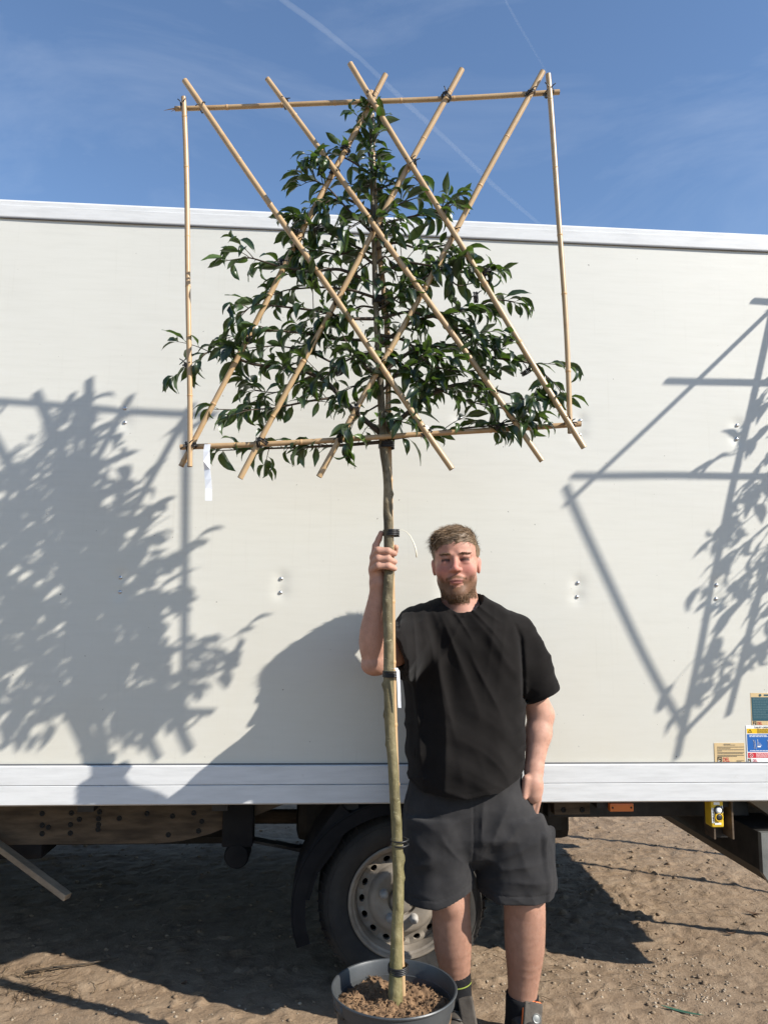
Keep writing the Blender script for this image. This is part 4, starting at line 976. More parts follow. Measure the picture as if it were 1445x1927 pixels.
finger([J(714, 1074, 2.560), J(729, 1054, 2.566), J(742, 1037, 2.556), J(744.5, 1030, 2.545)], [.016, .0135, .0115, .0095])
# left arm into the pocket
elL, wrL = J(1017, 1345, 2.925), J(1004, 1448, 2.865)
BP += [cap_(shL, elL, .056, .047, .03), cap_(elL, lerp(elL, wrL, .35), .046, .0455, .02), cap_(lerp(elL, wrL, .35), wrL, .0455, .0315, .02), cap_(wrL, J(1003, 1472, 2.845), .030, .032, .02)]
BP += [ell_(J(1003, 1486, 2.835), (.034, .026, .048), .02), cap_(J(990, 1466, 2.825), J(986, 1500, 2.815), .014, .011, .012)]
for k in range(4): finger([J(990+k*8, 1502, 2.85), J(982+k*8, 1535, 2.855), J(976+k*8, 1560, 2.865)], [.0105, .0098, .0085])
# legs
def leg(side):
    if side < 0: c = [(836, 1520, 2.885, .085), (845, 1640, 2.875, .075), (848, 1700, 2.865, .0665), (849.5, 1742, 2.875, .0675), (852, 1780, 2.885, .066), (857, 1830, 2.90, .052), (861, 1880, 2.905, .043), (862, 1905, 2.905, .045)]
    else: c = [(925, 1520, 2.885, .085), (975, 1640, 2.875, .078), (987, 1698, 2.855, .0715), (987, 1745, 2.865, .0715), (987, 1785, 2.875, .0685), (985, 1835, 2.885, .056), (982, 1880, 2.89, .0485), (980, 1905, 2.89, .048)]
    pts = [J(*q[:3]) for q in c]; smooth_chain(pts, [q[3] for q in c], 22)
    kx = c[2]; BP.append(ell_(J(kx[0]+(2 if side > 0 else 0), kx[1]+2, kx[2]-.045), (.034, .028, .040), .02))
    BP.append(cap_(pts[-1]-np.array([0, 0, .02]), np.array([pts[-1][0]+.01*side, pts[-1][1]-.12, .045]), .034, .026, .02))
    return pts
legR, legL = leg(-1), leg(1)
lo = np.min([q.c-q.r for q in BP if q.op == 0], 0)-.02; hi = np.max([q.c+q.r for q in BP if q.op == 0], 0)+.02
bme = implicit('body', BP, lo, hi, .003)
co = np.empty(len(bme.vertices)*3, np.float32); bme.vertices.foreach_get('co', co); co = co.reshape(-1, 3).astype(float)
nrm = np.empty(len(bme.vertices)*3, np.float32); bme.vertices.foreach_get('normal', nrm); nrm = nrm.reshape(-1, 3).astype(float)
h = hl(co); inh = (np.abs(h[:, 0]) < .11) & (h[:, 2] > -.16) & (np.abs(h[:, 1]) < .16) & (h[:, 2] < .16)
colr = np.tile(np.array([.43, .235, .168]), (len(co), 1))
def mixc(mask, c): colr[:] = colr*(1-mask[:, None])+np.array(c)*mask[:, None]
g = lambda x, m, s: np.exp(-((x-m)/s)**2)
nz = fbm(co*22, 3, 70)
mixc(np.clip(.25+.35*nz, 0, .6), (.49, .285, .21))
mixc(np.clip((.62-co[:, 2])*4, 0, 1)*.75, (.27, .145, .098))                      # lower legs darker and browner, their shade put into the colour
fm_ = inh.astype(float)*np.clip((h[:, 1]+.03)*18, 0, 1)
mixc(fm_*.55, (.47, .225, .17))
for s in (-1, 1): mixc(fm_*.75*g(h[:, 0], s*.043, .026)*g(h[:, 2], -.022, .022), (.42, .155, .125))
mixc(fm_*.55*g(h[:, 0], 0, .016)*g(h[:, 2], -.01, .02)*(h[:, 1] > .09), (.54, .17, .14))
ear = inh & (np.abs(h[:, 0]) > .076) & (np.abs(h[:, 2]+.005) < .04); mixc(ear*.4, (.48, .19, .16))
lip = fm_*(np.abs(h[:, 0]) < .024)*g(h[:, 2], -.0615, .0075)*(h[:, 1] > .088); mixc(np.clip(lip*.9, 0, 1), (.33, .115, .10))
mixc(fm_*(np.abs(h[:, 0]) < .021)*g(h[:, 2], -.0602, .002)*(h[:, 1] > .085)*.85, (.12, .035, .03))
def beardmask(h):
    ax = np.abs(h[:, 0])
    jaw = np.clip((-.046-h[:, 2]-.30*np.clip(.042-ax, 0, 1)*0+np.clip((ax-.040)*1.0, 0, .06))*55, 0, 1)
    jaw = np.where(ax > .05, np.clip((-.030-h[:, 2])*28, 0, 1), jaw)
    mouth = (ax < .022) & (h[:, 2] > -.073) & (h[:, 2] < -.050)
    jaw = np.where(mouth, 0, jaw)
    mus = (ax < .036)*np.clip(1-np.abs(h[:, 2]+.0435+ax*.28)/.0085, 0, 1)
    gap = (ax < .012) & (h[:, 2] < -.070) & (h[:, 2] > -.080)
    m_ = np.maximum(jaw, mus*1.3)*(h[:, 1] > -.02)*(h[:, 2] > -.135); m_ = np.where(gap, m_*.4, m_); return np.clip(m_, 0, 1)
bmk = beardmask(h)*inh; neckside = (nrm@ey > -.35) | (nrm[:, 2] < -.2); bmk = bmk*neckside
under = inh & (h[:, 2] < -.118); bmk = np.where(under & (h[:, 1] < .02), 0, bmk)
mixc(bmk*.92, (.115, .058, .028))
for s in (-1, 1):
    arc = .0325-.0022*((h[:, 0]*s-.030)/.012)**2*.5
    mixc(np.clip(fm_*.75*g(h[:, 0], s*.032, .019)*g(h[:, 2], arc, .0042), 0, 1), (.15, .075, .04))
    arc = .0105+.0015*np.cos((h[:, 0]*s-.032)/.012)
    mixc(np.clip(fm_*1.3*(np.abs(h[:, 0]*s-.0325) < .0150)*g(h[:, 2], arc, .0050), 0, .97), (.030, .018, .016))
    mixc(np.clip(fm_*.5*g(h[:, 0], s*.031, .018)*g(h[:, 2], .004, .006), 0, 1), (.40, .17, .14))
at = bme.attributes.new('Col', 'FLOAT_COLOR', 'POINT'); at.data.foreach_set('color', np.concatenate([colr, np.ones((len(co), 1))], 1).astype(np.float32).ravel())
def local(me): me.transform(Matrix.Translation(-Vector(man_base))); return me
link('body', local(bme), 'skin', man)
# ---- hair: cap of clumps plus short strands
def hline(y): return np.interp(y, [-.10, -.03, .005, .022, .040, .066, .10], [-.062, -.052, -.030, -.006, .036, .058, .064])
hc0 = ell_((0, -.012, .040), (.0835, .1015, .090), 0); hc1 = ell_((-.006, .031, .080), (.066, .053, .046), .025); hc2 = ell_((0, .0, .095), (.066, .075, .032), .02)
HCP = [hp(hc0), hp(hc1), hp(hc2)]
def hpost(p, d):
    q = hl(p); w = np.stack([(q[:, 0]*.8+q[:, 1]*.55)*85, (q[:, 1]*.8-q[:, 0]*.5)*22, q[:, 2]*40], -1)
    d = d+.0040*fbm(w*np.array([1, .6, .6]), 3, 90)*HS+.003
    edge = hline(q[:, 1])-q[:, 2]+.006*vnoise(q*110, 4)+.013*np.clip(q[:, 0]/.05+.15, -.6, 1)*np.clip((q[:, 1]-.02)*40, 0, 1)
    inner = ((np.abs(q/np.array([.079, .0965, .084])-np.array([0, -.012/.0965, .038/.084]))**2).sum(1)**.5-1)*.08
    d = np.maximum(d, edge*HS); return np.maximum(d, -(inner+.004))
hme_ = implicit('hair', HCP, Hc-.17, Hc+.17, .0028, hpost)
ho = link('hair', local(hme_), 'hair', man)
def strands(name, pts, dirs, lens, wid, m, parent, curl=.0):
    n = len(pts); k = 4; s = np.linspace(0, 1, k); side = np.cross(dirs, np.random.randn(n, 3)); side /= np.linalg.norm(side, axis=1)[:, None]+1e-9
    V = np.zeros((n, k, 2, 3)); g_ = np.array([0, 0, -1.0])
    for i in range(k):
        c = pts+dirs*(lens*s[i])[:, None]+g_*(lens*curl*s[i]**2)[:, None]; w = wid*(1-s[i]*.85)
        V[:, i, 0] = c-side*w; V[:, i, 1] = c+side*w
    idx = np.arange(n*k*2).reshape(n, k, 2); F = np.stack([idx[:, :-1, 0], idx[:, :-1, 1], idx[:, 1:, 1], idx[:, 1:, 0]], -1).reshape(-1, 4)
    return tag(link(name, local(npmesh(name, V.reshape(-1, 3), F, True)), m, parent), kind='stuff')
hco = np.empty(len(hme_.vertices)*3, np.float32); hme_.vertices.foreach_get('co', hco); hco = hco.reshape(-1, 3)+man_base
hn = np.empty(len(hme_.vertices)*3, np.float32); hme_.vertices.foreach_get('normal', hn); hn = hn.reshape(-1, 3).astype(float)
hq = hl(hco); out_ = (hq[:, 2] > hline(hq[:, 1])-.004) & (((hn@HR)*np.sign(hq)*[1, 1, 1]).sum(1) > .3); sel = np.random.choice(np.where(out_)[0], 9000)
q = hq[sel]; nn = hn[sel]; topw = np.clip((q[:, 2]-.045)/.04, 0, 1)[:, None]
comb = topw*(ey*.45-ex*.9+ez*.15)+(1-topw)*(-ez*.9-ey*.35); comb = comb+np.random.randn(len(q), 3)*.13
dd = comb-nn*(comb*nn).sum(1)[:, None]+nn*(.06+.10*topw); dd /= np.linalg.norm(dd, axis=1)[:, None]
strands('hair_strands', hco[sel]-nn*.002, dd, (.010+.026*topw[:, 0])*np.random.uniform(.6, 1.2, len(q)), .00075, 'hair', man, .15)
bsel = np.where(bmk > .25)[0]; bsel = np.random.choice(bsel, 9000, p=bmk[bsel]/bmk[bsel].sum()); nn = nrm[bsel]
comb = -ez*.9+ey*.25+np.random.randn(len(bsel), 3)*.28; dd = comb-nn*(comb*nn).sum(1)[:, None]*.8+nn*.25; dd /= np.linalg.norm(dd, axis=1)[:, None]
ch = np.clip((-.075-h[bsel, 2])*25, 0, 1)
strands('beard', co[bsel]-nn*.001, dd, (.0030+.0036*ch)*np.random.uniform(.6, 1.25, len(bsel)), .0008, 'beard', man, .1)
shin = np.where((co[:, 2] < .50) & (co[:, 2] > .16))[0]; fore = np.where((np.linalg.norm(co-(elR+wrR)/2, axis=1) < .16) & (co[:, 0] < .03) & (co[:, 2] > 1.2) | ((np.linalg.norm(co-(elL+wrL)/2, axis=1) < .11)))[0]
bh = np.concatenate([np.random.choice(shin, 2600), np.random.choice(fore, 1300)]); nn = nrm[bh]; dd = np.array([.15, 0, -.9])+np.random.randn(len(bh), 3)*.35; dd = dd-nn*(dd*nn).sum(1)[:, None]*.8+nn*.35; dd /= np.linalg.norm(dd, axis=1)[:, None]
strands('body_hair', co[bh], dd, np.random.uniform(.006, .014, len(bh)), .00017, 'beard', man, .2)
eb = []
for s in (-1, 1):
    w = fm_*g(h[:, 0], s*.032, .019)*g(h[:, 2], .0318, .004)*(np.abs(h[:, 0]*s-.032) < .022); ids = np.where(w > .3)[0]
    if len(ids): eb += list(np.random.choice(ids, 260))
eb = np.array(eb); sx = np.sign(h[eb, 0])[:, None]; dd = ex*sx*.8+ez*.25+ey*.35+np.random.randn(len(eb), 3)*.2; dd /= np.linalg.norm(dd, axis=1)[:, None]
strands('eyebrow', co[eb], dd, np.random.uniform(.005, .009, len(eb)), .00055, 'beard', man)
# ---- clothes
def stack(rows, Yc, k=.02, top=None, bot=None, yoff=0):
    rows = sorted(rows, key=lambda r: -r[0]); z, cx, a, b, cy = [], [], [], [], []
    for r in rows:
        yy, xl, xr, bb = r[:4]; Yq = Yc if len(r) < 5 else r[4]; p0, p1 = J(xl, yy, Yq), J(xr, yy, Yq)
        z.append((p0[2]+p1[2])/2); cx.append((p0[0]+p1[0])/2); a.append((p1[0]-p0[0])/2); b.append(bb); cy.append(Yq)
    z, cx, a, b, cy = map(np.array, (z, cx, a, b, cy)); zt = z[-1] if top is None else top; zb = z[0] if bot is None else bot
    def f(p):
        A = np.interp(p[:, 2], z, a); B = np.interp(p[:, 2], z, b); q = np.abs((p[:, 0]-np.interp(p[:, 2], z, cx))/A)**2.3+np.abs((p[:, 1]-np.interp(p[:, 2], z, cy))/B)**2.3
        d = (q**(1/2.3)-1)*np.minimum(A, B); return smax(smax(d, p[:, 2]-zt, .012), zb-p[:, 2], .006)
    return Prim(f, (cx.mean(), cy.mean(), (z[0]+z[-1])/2), max(a)+max(b)+(z[-1]-z[0])/2, k)
SH = [stack([(1110, 846, 898, .066), (1124, 828, 914, .078), (1138, 800, 942, .092), (1155, 780, 965, .108), (1180, 770, 985, .126), (1220, 766, 990, .140), (1280, 766, 988, .148), (1340, 768, 981, .153), (1400, 768, 977, .156), (1450, 769, 983, .160), (1520, 772, 993, .164)], 2.875, 0)]
sA, sB = J(966, 1192, 2.88), J(1020, 1306, 2.905)
SH += [cap_(sA, lerp(sA, sB, .5), .076, .082, .028), cap_(lerp(sA, sB, .5), sB+(sB-sA)*.25, .078, .070, .02)]
rA, rB = J(790, 1192, 2.87), J(744, 1228, 2.705)
SH += [cap_(J(815, 1178, 2.875), rA, .07, .080, .05), cap_(rA, rB+(rB-rA)*.3, .082, .080, .04), cap_(J(792, 1225, 2.86), J(756, 1246, 2.755), .07, .066, .05)]
dL = (sB-sA)/np.linalg.norm(sB-sA); dRr = (rB-rA)/np.linalg.norm(rB-rA)
nh = ell_(J(867, 1125, 2.845), (.0815, .125, .070), 0)
o1 = J(772, 1030, 2.8); o2 = J(955, 1000, 2.85)
hemx = np.array([J(x, 1480, 2.75)[0] for x in (760, 800, 870, 930, 985, 1000)]); hemz = np.array([J(x, y, 2.74)[2] for x, y in ((760, 1484), (800, 1496), (870, 1503), (930, 1494), (985, 1472), (1000, 1462))])
def spost(p, d):
    zz = p[:, 2]
    # folds that fan out from the raised shoulder, then hang from the other one
    r1 = np.hypot(p[:, 0]-o1[0], zz-o1[2]); th1 = np.arctan2(p[:, 0]-o1[0], o1[2]-zz)
    w1 = np.clip(1.15-r1/.80, 0, 1)*np.clip((r1-.14)/.16, 0, 1); f1 = 1-np.abs(vnoise(np.stack([th1*6.5+.35*vnoise(p*6, 77), r1*2.2, p[:, 1]*2.5], -1), 61))*1.7
    f1b = 1-np.abs(vnoise(np.stack([th1*11, r1*3.5, p[:, 1]*3], -1), 62))*1.7
    r2 = np.hypot(p[:, 0]-o2[0], zz-o2[2]); th2 = np.arctan2(p[:, 0]-o2[0], o2[2]-zz); w2 = np.clip(1.1-r2/.8, 0, 1)*np.clip((r2-.22)/.2, 0, 1)
    f2 = 1-np.abs(vnoise(np.stack([th2*7, r2*2, p[:, 1]*3], -1), 63))*1.7
    lowz = np.clip((1.16-zz)/.2, 0, 1)*np.clip((zz-.80)/.08, 0, 1); sw = zz+.55*(p[:, 0]-.12)**2*4-.35*p[:, 0]
    f3 = 1-np.abs(vnoise(np.stack([p[:, 0]*3.2, p[:, 1]*3, sw*17], -1), 64))*1.7
    f4 = 1-np.abs(vnoise(np.stack([p[:, 0]*11+.6*vnoise(p*3, 74), p[:, 1]*4, zz*1.6], -1), 73))*1.7
    dis = .009*f4*np.clip((1.42-zz)/.2, 0, 1)+.019*f1*w1+.009*f1b*w1+.0125*f2*w2+.0125*f3*lowz+.0045*fbm(p*np.array([7, 7, 3.5]), 3, 65)
    # crumples in the sleeves
    sl = np.clip((.055-np.abs(p[:, 0]-.02))*20, 0, 1)*(p[:, 1] < 2.86)
    dis = dis+.007*sl*(1-np.abs(vnoise(np.stack([p[:, 0]*16+p[:, 2]*20, p[:, 1]*26, p[:, 2]*9], -1), 66))*1.7)
    slL = np.clip((p[:, 0]-.46)*20, 0, 1)
    dis = dis+.004*slL*(1-np.abs(vnoise(np.stack([p[:, 0]*9-p[:, 2]*16, p[:, 1]*9, p[:, 2]*12], -1), 68))*1.7)
    d = d-dis+.011
    xs_ = np.interp(zz, [J(987, 1318, 2.8)[2], J(981, 1200, 2.8)[2], J(968, 1160, 2.8)[2]], [J(987, 1318, 2.8)[0], J(979, 1200, 2.8)[0], J(962, 1160, 2.8)[0]])
    d = d+.0095*np.exp(-((p[:, 0]-xs_)/.009)**2)*np.clip((zz-J(985, 1330, 2.8)[2])/.03, 0, 1)*np.clip((J(965, 1165, 2.8)[2]-zz)/.08, 0, 1)
    dn = nh.f(p); rib = (dn > 0) & (dn < .017); d = np.where(rib, np.minimum(d+.0, d)-.0016, d)
    d = np.maximum(d, -dn)
    eL = (p-sB)@dL-.004*np.sin(p[:, 1]*40); nL = np.linalg.norm(p-sB-((p-sB)@dL)[:, None]*dL, axis=1) < .105; d = d+.0018*np.exp(-((eL+.020)/.0028)**2)*nL; d = np.where(nL & (eL > -.02) & (p[:, 0] > J(990, 1300, 2.9)[0]), np.maximum(d, eL), d)
    eR = (p-rB)@np.array([-.90, -.25, -.36])-.005*vnoise(p*40, 5); d = np.where((eR > -.02) & (p[:, 0] < .12) & (p[:, 1] < 2.78), np.maximum(d, eR), d)
    # open sleeve towards the viewer
    ax_ = rB-dRr*.06; t = np.clip((p-ax_)@dRr, .035, .3); cav = np.linalg.norm(p-ax_-t[:, None]*dRr, axis=1)-.056; d = np.maximum(d, -cav)
    hz = np.interp(p[:, 0], hemx, hemz)+.035*np.clip((p[:, 1]-2.78)/.2, 0, 1)+.004*vnoise(p*np.array([14, 14, 0])+3, 71)
    e = zz-hz; d = d+.0015*np.exp(-((e-.018)/.0025)**2)
    return np.maximum(d, -e)
sme_ = implicit('t_shirt', SH, (-.16, 2.5, .70), (.75, 3.12, 1.68), .0042, spost)
link('t_shirt', local(sme_), 'shirt', man)
hemR, hemL = J(828, 1703, 2.77)[2], J(965, 1700, 2.77)[2]
ST = [stack([(1440, 778, 982, .138), (1470, 768, 985, .142), (1510, 760, 1002, .150), (1560, 757, 1020, .152), (1600, 757, 1028, .125), (1625, 790, 1000, .07)], 2.895, 0),
      stack([(1530, 758, 888, .13), (1600, 757, 888, .135), (1660, 759, 889, .138), (1725, 762, 889, .140)], 2.87, .012, bot=hemR),
      stack([(1530, 882, 1018, .13), (1600, 892, 1030, .135), (1660, 898, 1037, .138), (1725, 900, 1040, .140)], 2.885, .012, bot=hemL)]
def rbox(c, hsz, r, k, rot=0, roty=0):
    c = np.asarray(c, float); hsz = np.asarray(hsz, float); m_ = np.array(Matrix.Rotation(rot, 3, 'Z') @ Matrix.Rotation(roty, 3, 'Y'))
    def f(p): q = np.abs((p-c)@m_)-hsz; return np.linalg.norm(np.maximum(q, 0), axis=1)+np.minimum(q.max(1), 0)-r
    return Prim(f, c, np.linalg.norm(hsz)+r, k)
ST += [rbox(J(1030, 1632, 2.845), (.004, .062, .112), .008, .008, R(-24), R(-3))]
cr0 = J(892, 1645, 2.76)
def stpost(p, d):
    zz = p[:, 2]
    f1 = 1-np.abs(vnoise(np.stack([p[:, 0]*8+zz*2.5, p[:, 1]*5, zz*3.0], -1), 81))*1.7
    r = np.hypot(p[:, 0]-cr0[0], zz-cr0[2]); th = np.arctan2(p[:, 0]-cr0[0], zz-cr0[2]); f2 = 1-np.abs(vnoise(np.stack([th*3.2, r*4, p[:, 1]*3], -1), 82))*1.7
    f5 = 1-np.abs(vnoise(np.stack([p[:, 0]*5+zz*9, p[:, 1]*5, zz*12-p[:, 0]*6], -1), 86))*1.7
    dis = .0035*f5*np.clip((.9-zz)/.2, 0, 1)+.012*f1*np.clip((.98-zz)/.3, 0, 1)+.013*f2*np.clip(1-r/.34, 0, 1)*np.clip((r-.05)/.12, 0, 1)+.005*fbm(p*np.array([9, 9, 6]), 3, 83)
    d = d-dis+.006
    hz = np.where(p[:, 0] < cr0[0], hemR+.036*np.clip((p[:, 0]-J(820, 1690, 2.8)[0])/.11, 0, 1), hemL+.014*np.clip((J(935, 1690, 2.8)[0]-p[:, 0])/.07, 0, 1)); e = zz-hz; d = np.maximum(d, -e); d = d+.0022*np.exp(-((e-.028)/.0026)**2)
    d = d+.0030*np.exp(-((p[:, 0]-cr0[0]+.003)/.0028)**2)*(zz > cr0[2])*(p[:, 1] < 2.85)
    # slanted front pocket opening by the hand
    pa, pb = J(983, 1462, 2.76), J(1021, 1524, 2.80); t = np.clip(((p[:, 0]-pa[0])*(pb[0]-pa[0])+(zz-pa[2])*(pb[2]-pa[2]))/((pb[0]-pa[0])**2+(pb[2]-pa[2])**2), 0, 1)
    dx = np.hypot(p[:, 0]-pa[0]-t*(pb[0]-pa[0]), zz-pa[2]-t*(pb[2]-pa[2])); d = d+.005*np.exp(-(dx/.0035)**2)*(p[:, 1] < 2.88)
    cav = (np.linalg.norm((p-J(1008, 1474, 2.82))/np.array([.048, .085, .080]), axis=1)-1)*.045
    ln = np.array([pb[2]-pa[2], -(pb[0]-pa[0])]); ln = -ln/np.linalg.norm(ln); sd = (p[:, 0]-pa[0])*ln[0]+(zz-pa[2])*ln[1]
    return np.maximum(d, -np.maximum(cav, -sd))
shme = implicit('shorts', ST, (-.05, 2.6, .30), (.76, 3.14, 1.05), .0042, stpost)
sho = link('shorts', local(shme), 'shorts', man)
# ---- socks and shoes
for pts, ytop, side in ((legR, 1838, -1), (legL, 1879, 1)):
    zt = J(862 if side < 0 else 982, ytop, 2.86)[2]; ax = [legR, legL][side > 0]
    cx = lambda z: np.array([np.interp(z, [a[2] for a in ax[::-1]], [a[k] for a in ax[::-1]]) for k in range(3)])
    rr = [.0535, .0545, .0530, .052, .0515, .053, .055]; zsx = np.linspace(zt, .045, 7); rr = [r+(.003 if side > 0 else -.002) for r in rr]
    if side < 0: rr[0] = .0535; rr[1] = .052
    c = []
    for z in zsx: q = cx(z); q[2] = z; c.append(q)
    MB().tube([q-man_base for q in c], rr, 28).build('sock', 'sock', man, True)
    if side < 0:
        zz_ = [zt-.030, zt-.034]; c2 = []
        for z in zz_: q = cx(z); q[2] = z; c2.append(q-man_base)
        MB().tube(c2, [rr[1]+.0022]*2, 28, False).build('sock_band', 'sockband', man, True)
    A = ax[-1]; heel = np.array([A[0], A[1]+.02, .0]); yaw = R(12)*side; d = np.array([math.sin(yaw), -math.cos(yaw), 0]); lat = np.array([math.cos(yaw), math.sin(yaw), 0])
    sp_ = [ell_(heel+d*.0+np.array([0, 0, .045]), (.042, .05, .05), 0), cap_(heel+d*.05+np.array([0, 0, .045]), heel+d*.17+np.array([0, 0, .035]), .046, .042, .03), ell_(heel+d*.22+np.array([0, 0, .03]), (.046, .055, .034), .03), ell_(heel+d*.03+np.array([0, 0, .075]), (.050, .062, .038), .02)]
    cav = [ell_(heel+d*.015+np.array([0, 0, .115]), (.043, .052, .045), .004, None, 1)]
    shoe = empty('shoe', tuple(heel-man_base), 0, man)
    um = implicit('upper', sp_+cav, heel-np.array([.2, .35, .02]), heel+np.array([.2, .15, .2]), .004, lambda p, dd: np.maximum(dd, .022-p[:, 2])); um.transform(Matrix.Translation(-Vector(heel)))
    link('upper', um, 'shoedark' if side > 0 else 'shoe', shoe)
    so_ = [ell_(heel+np.array([0, 0, .014]), (.044, .052, .03), 0), cap_(heel+np.array([0, 0, .014]), heel+d*.2+np.array([0, 0, .014]), .042, .049, .02), ell_(heel+d*.225+np.array([0, 0, .014]), (.05, .06, .03), .02)]
    sm = implicit('sole', so_, heel-np.array([.2, .35, .04]), heel+np.array([.2, .15, .1]), .004, lambda p, dd: np.maximum(np.maximum(dd, p[:, 2]-.026), .001-p[:, 2])); sm.transform(Matrix.Translation(-Vector(heel)))
    link('sole', sm, 'plastic', shoe)
    # tongue: a padded flap that stands up in front of the ankle
    tx = J(1001, 1911, 2.835)-heel if side > 0 else J(880, 1908, 2.84)-heel
    tb_ = rbox((0, 0, 0), (.028, .004, .034) if side > 0 else (.020, .004, .045), .006, 0); tm = implicit('tongue', [tb_], (-.06, -.03, -.08), (.06, .03, .08), .003)
    mt = Matrix.Translation(Vector(tx)) @ Matrix.Rotation(R(14)*side, 4, 'Y') @ Matrix.Rotation(R(10)*side, 4, 'Z') @ Matrix.Rotation(R(-22), 4, 'X'); tm.transform(mt); to = link('tongue', tm, 'shoe', shoe)
    if side > 0:
        tr = MB().tube([mt @ Vector(q) for q in ((-.034, 0, -.036), (-.0345, 0, .030), (-.029, 0, .0395), (.026, 0, .0400), (.033, 0, .034))], .0032, 7); tr.build('trim', 'shoeorange', to, True)
        bd = MB().lathe([(0, -.0115), (.010, -.0115), (.0125, -.0105), (.013, -.0125), (.0145, -.0125), (.0148, -.009)], 24, 'Y', (.012, 0, -.006)); bd.V = [tuple(mt @ Vector(q)) for q in bd.V]; bd.build('badge', 'galv', to, True)
    else:
        ls = MB()
        for k in range(4): c = heel*0+d*(.075+.025*k)+np.array([0, 0, .100-.012*k]); ls.tube([c-lat*.026, c+np.array([0, 0, .004]), c+lat*.026], .003, 6)
        ls.build('lace', 'shoedark', shoe, True)
# ---- neck chain
ring = []
for t in np.linspace(0, 2*math.pi, 60):
    q = J(868, 1146, 2.875)+np.array([.066*math.cos(t), .064*math.sin(t)-.006, .012*math.sin(t)-.002+.020*abs(math.cos(t))]); ring.append(q-man_base)
MB().tube(ring, .0016, 6).build('neck_chain', 'silver', man, True)

# ================================================================ LITTER ON THE SOIL
rg = random.Random(21); nprng = np.random.RandomState(4)
def rock_variant(seed, flat=.6):
    bm = bmesh.new(); bmesh.ops.create_icosphere(bm, subdivisions=1, radius=1); r = random.Random(seed)
    V = [(v.co.x*r.uniform(.7, 1.15), v.co.y*r.uniform(.7, 1.15), v.co.z*flat*r.uniform(.7, 1.1)) for v in bm.verts]; F = [[v.index for v in f.verts] for f in bm.faces]; bm.free(); return np.array(V), np.array(F)
RV = [rock_variant(k) for k in range(8)]
def scatter(name, spots, smin_, smax_, m, label, cat, power=2.5):
    Vs, Fs, o = [], [], 0; xs = np.array([q[0] for q in spots]); ys = np.array([q[1] for q in spots]); hs = ground_h(xs, ys)
    for x, y, z in zip(xs, ys, hs):
        V, F = RV[rg.randrange(8)]; s_ = smin_+(smax_-smin_)*rg.random()**power; a = rg.uniform(0, 6.3); c, sn = math.cos(a), math.sin(a)
        q = V*s_; q = np.stack([q[:, 0]*c-q[:, 1]*sn, q[:, 0]*sn+q[:, 1]*c, q[:, 2]], -1)+np.array([x, y, z+s_*.15]); Vs.append(q); Fs.append(F+o); o += len(V)
    return tag(link(name, npmesh(name, np.concatenate(Vs), np.concatenate(Fs), False), m), label, cat, kind='stuff')
def blob(px, py, n, sx, sy):
    c = PG(px, py); return [(c[0]+rg.gauss(0, sx), c[1]+rg.gauss(0, sy)) for k in range(n)]
sp1 = []
for px, py, n, sx, sy in ((1290, 1868, 300, .12, .10), (1180, 1830, 130, .15, .08), (1100, 1860, 70, .12, .10), (930, 1800, 60, .06, .06), (1330, 1800, 120, .2, .08), (940, 1880, 60, .08, .05), (1200, 1650, 120, .4, .2), (1250, 1590, 60, .4, .2), (150, 1900, 60, .25, .1), (420, 1915, 40, .2, .06)): sp1 += blob(px, py, n, sx, sy)
sp1 = [q for q in sp1 if math.hypot(q[0]-TB[0], q[1]-TB[1]) > .26]
scatter('gravel', sp1, .0015, .0095, 'stone', 'pale gravel scattered over the soil right of the man', 'gravel', 3)
sp2 = [(rg.uniform(-2.2, 2.8), rg.uniform(2.6, 6)) for k in range(2600)]; sp2 = [q for q in sp2 if math.hypot(q[0]-TB[0], q[1]-TB[1]) > .26]
scatter('soil_clods', sp2, .002, .016, 'clod', 'small dry clods lying over the brown soil', 'soil', 4)
sb = MB()
def straw(x, y, L, a, r=.0011, lift=.006):
    z = gh(x, y); pts = []
    for t in (-.5, -.17, .17, .5): xx, yy = x+math.cos(a+t*.5)*L*t, y+math.sin(a+t*.5)*L*t; pts.append((xx, yy, gh(xx, yy)+.002+lift*rg.random()))
    sb.tube(pts, [r, r, r*.9, r*.6], 4)
for px, py, n, sx, sy in ((95, 1862, 80, .10, .06), (60, 1835, 30, .08, .05), (240, 1790, 14, .2, .08), (1230, 1750, 40, .5, .2), (1150, 1860, 30, .3, .1), (1340, 1700, 40, .4, .2), (1000, 1820, 16, .15, .1), (350, 1870, 16, .25, .08), (1300, 1620, 30, .5, .3)):
    for x, y in blob(px, py, n, sx, sy): straw(x, y, rg.uniform(.02, .11), rg.uniform(0, 3.2))
tag(sb.build('dry_straw', 'straw', None, True), 'dry straw and root bits strewn over the soil', 'straw', kind='stuff')
def flat_leaf(name, px, py, L, W_, ang, m, label, cat, curl=.4):
    c = PG(px, py); V = []; F = []; n = 9
    for i in range(n):
        t = i/(n-1); w = W_*math.sin(math.pi*min(1, t*.96+.03))**.8/2; x = (t-.5)*L; z = .012*curl*(4*(t-.5)**2)+.004
        for s_ in (-1, -.5, 0, .5, 1): V.append((x, s_*w, z+abs(s_)*w*.5*curl))
    V = V+[(a, b, z-.0012) for a, b, z in V]; k = n*5
    for i in range(n-1):
        for j in range(4): F.append((i*5+j, (i+1)*5+j, (i+1)*5+j+1, i*5+j+1)); F.append((k+i*5+j, k+i*5+j+1, k+(i+1)*5+j+1, k+(i+1)*5+j))
    o = link(name, npmesh(name, V, F, True), m); o.location = (c[0], c[1], gh(c[0], c[1])+.002); o.rotation_euler = (0, 0, ang); return tag(o, label, cat)
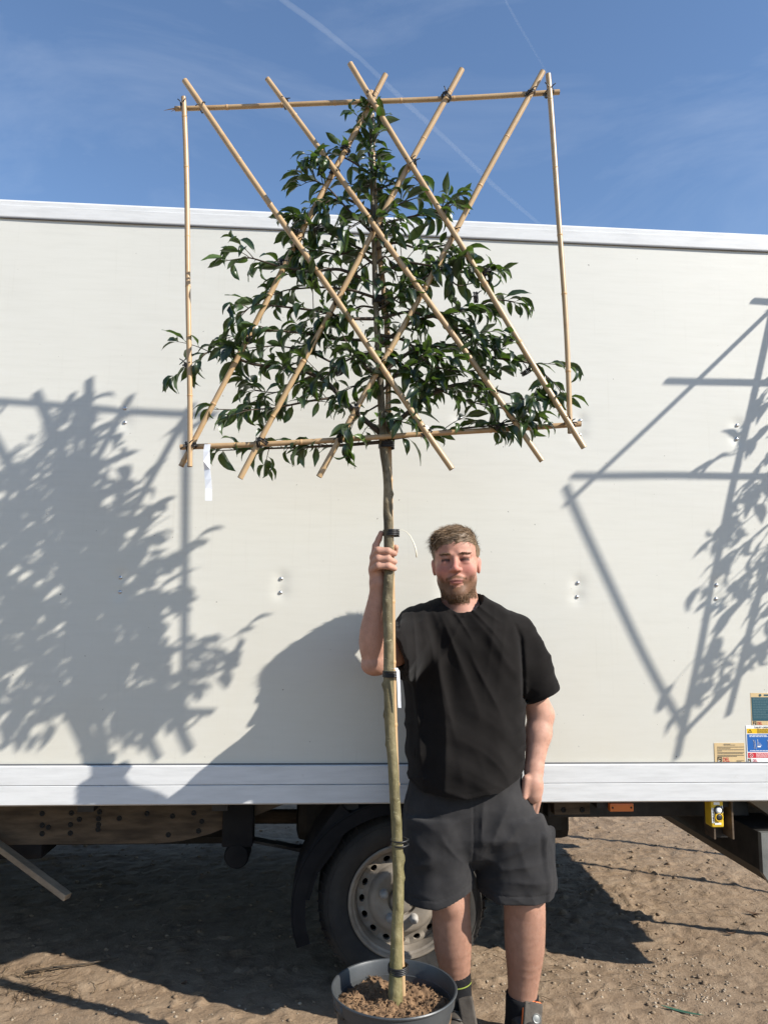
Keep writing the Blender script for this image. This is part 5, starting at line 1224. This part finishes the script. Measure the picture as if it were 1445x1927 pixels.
flat_leaf('fallen_leaf', 1418, 1719, .07, .022, R(-35), 'dryleaf', 'brown curled leaf on the soil under the rear beam', 'leaf', .8)
flat_leaf('fallen_leaf', 1283, 1911, .15, .016, R(-28), 'greenleaf', 'long green strap leaf lying at the bottom edge', 'leaf', .5)
flat_leaf('fallen_leaf', 1282, 1774, .03, .012, R(20), 'dryleaf', 'small dark leaf at the corner of the truck shadow', 'leaf', 1)
flat_leaf('fallen_leaf', 1375, 1757, .05, .018, R(5), 'dryleaf', 'pale dry leaf on the sunlit soil by the rear beam', 'leaf', .9)
flat_leaf('fallen_leaf', 346, 1857, .03, .016, R(60), 'dryleaf', 'small brown leaf in the shade left of the pot', 'leaf', .8)
def pebble(px, py, r, m, label):
    V, F = RV[rg.randrange(8)]; c = PG(px, py); o = link('pebble', npmesh('pebble', V*r, F, True), m); o.location = (c[0], c[1], gh(c[0], c[1])+r*.2); tag(o, label, 'stone')
pebble(356, 1909, .012, 'stone', 'single pale pebble on the sunlit soil lower left'); pebble(1126, 1560, .022, 'clod', 'brownish lump of stone under the truck tail'); pebble(1243, 1617, .016, 'stone', 'small pale stone in the sun under the truck tail')
tw_ = MB(); c0 = PG(70, 1838); tw_.tube([(0, 0, .012), (.1, .03, .02), (.22, .075, .016), (.34, .1, .03)], [.005, .0045, .004, .002], 6); tw_.tube([(.1, .03, .02), (.16, .0, .03)], [.003, .001], 5); o = tw_.build('fallen_twig', 'twig', None, True); o.location = (c0[0]-.05, c0[1], gh(c0[0], c0[1])); tag(o, 'dark bent twig on the soil at the left edge of the shade', 'twig')
# ================================================================ CONTRAILS (thin clouds of ice far above)
m = bpy.data.materials.new('ice_trail'); m.use_nodes = True; nt = m.node_tree; nt.nodes.remove(nt.nodes['Principled BSDF'])
vp = nt.nodes.new('ShaderNodeVolumePrincipled'); vp.inputs['Color'].default_value = (1, 1, 1, 1); vp.inputs['Density'].default_value = .0022; nt.links.new(vp.outputs[0], nt.nodes['Material Output'].inputs['Volume'])
def trail(pts, D, rads, label):
    q = [CO+ray(x, y)*D for x, y in pts]; q0 = q[0]; o = MB().tube([p-q0 for p in q], rads, 10).build('contrail', m, None, True); o.location = tuple(q0); tag(o, label, 'contrail')
trail([(430, -110), (530, -2), (600, 48), (680, 112), (760, 190), (850, 272), (930, 350), (1010, 418), (1090, 490)], 6000, [24, 24, 26, 18, 22, 18, 19, 14, 12], 'faint white vapour trail slanting down across the blue sky behind the trellis')
trail([(930, -40), (965, 28), (1000, 88), (1030, 140)], 6000, [10, 11, 9, 7], 'short thin vapour trail high at the right of the sky')
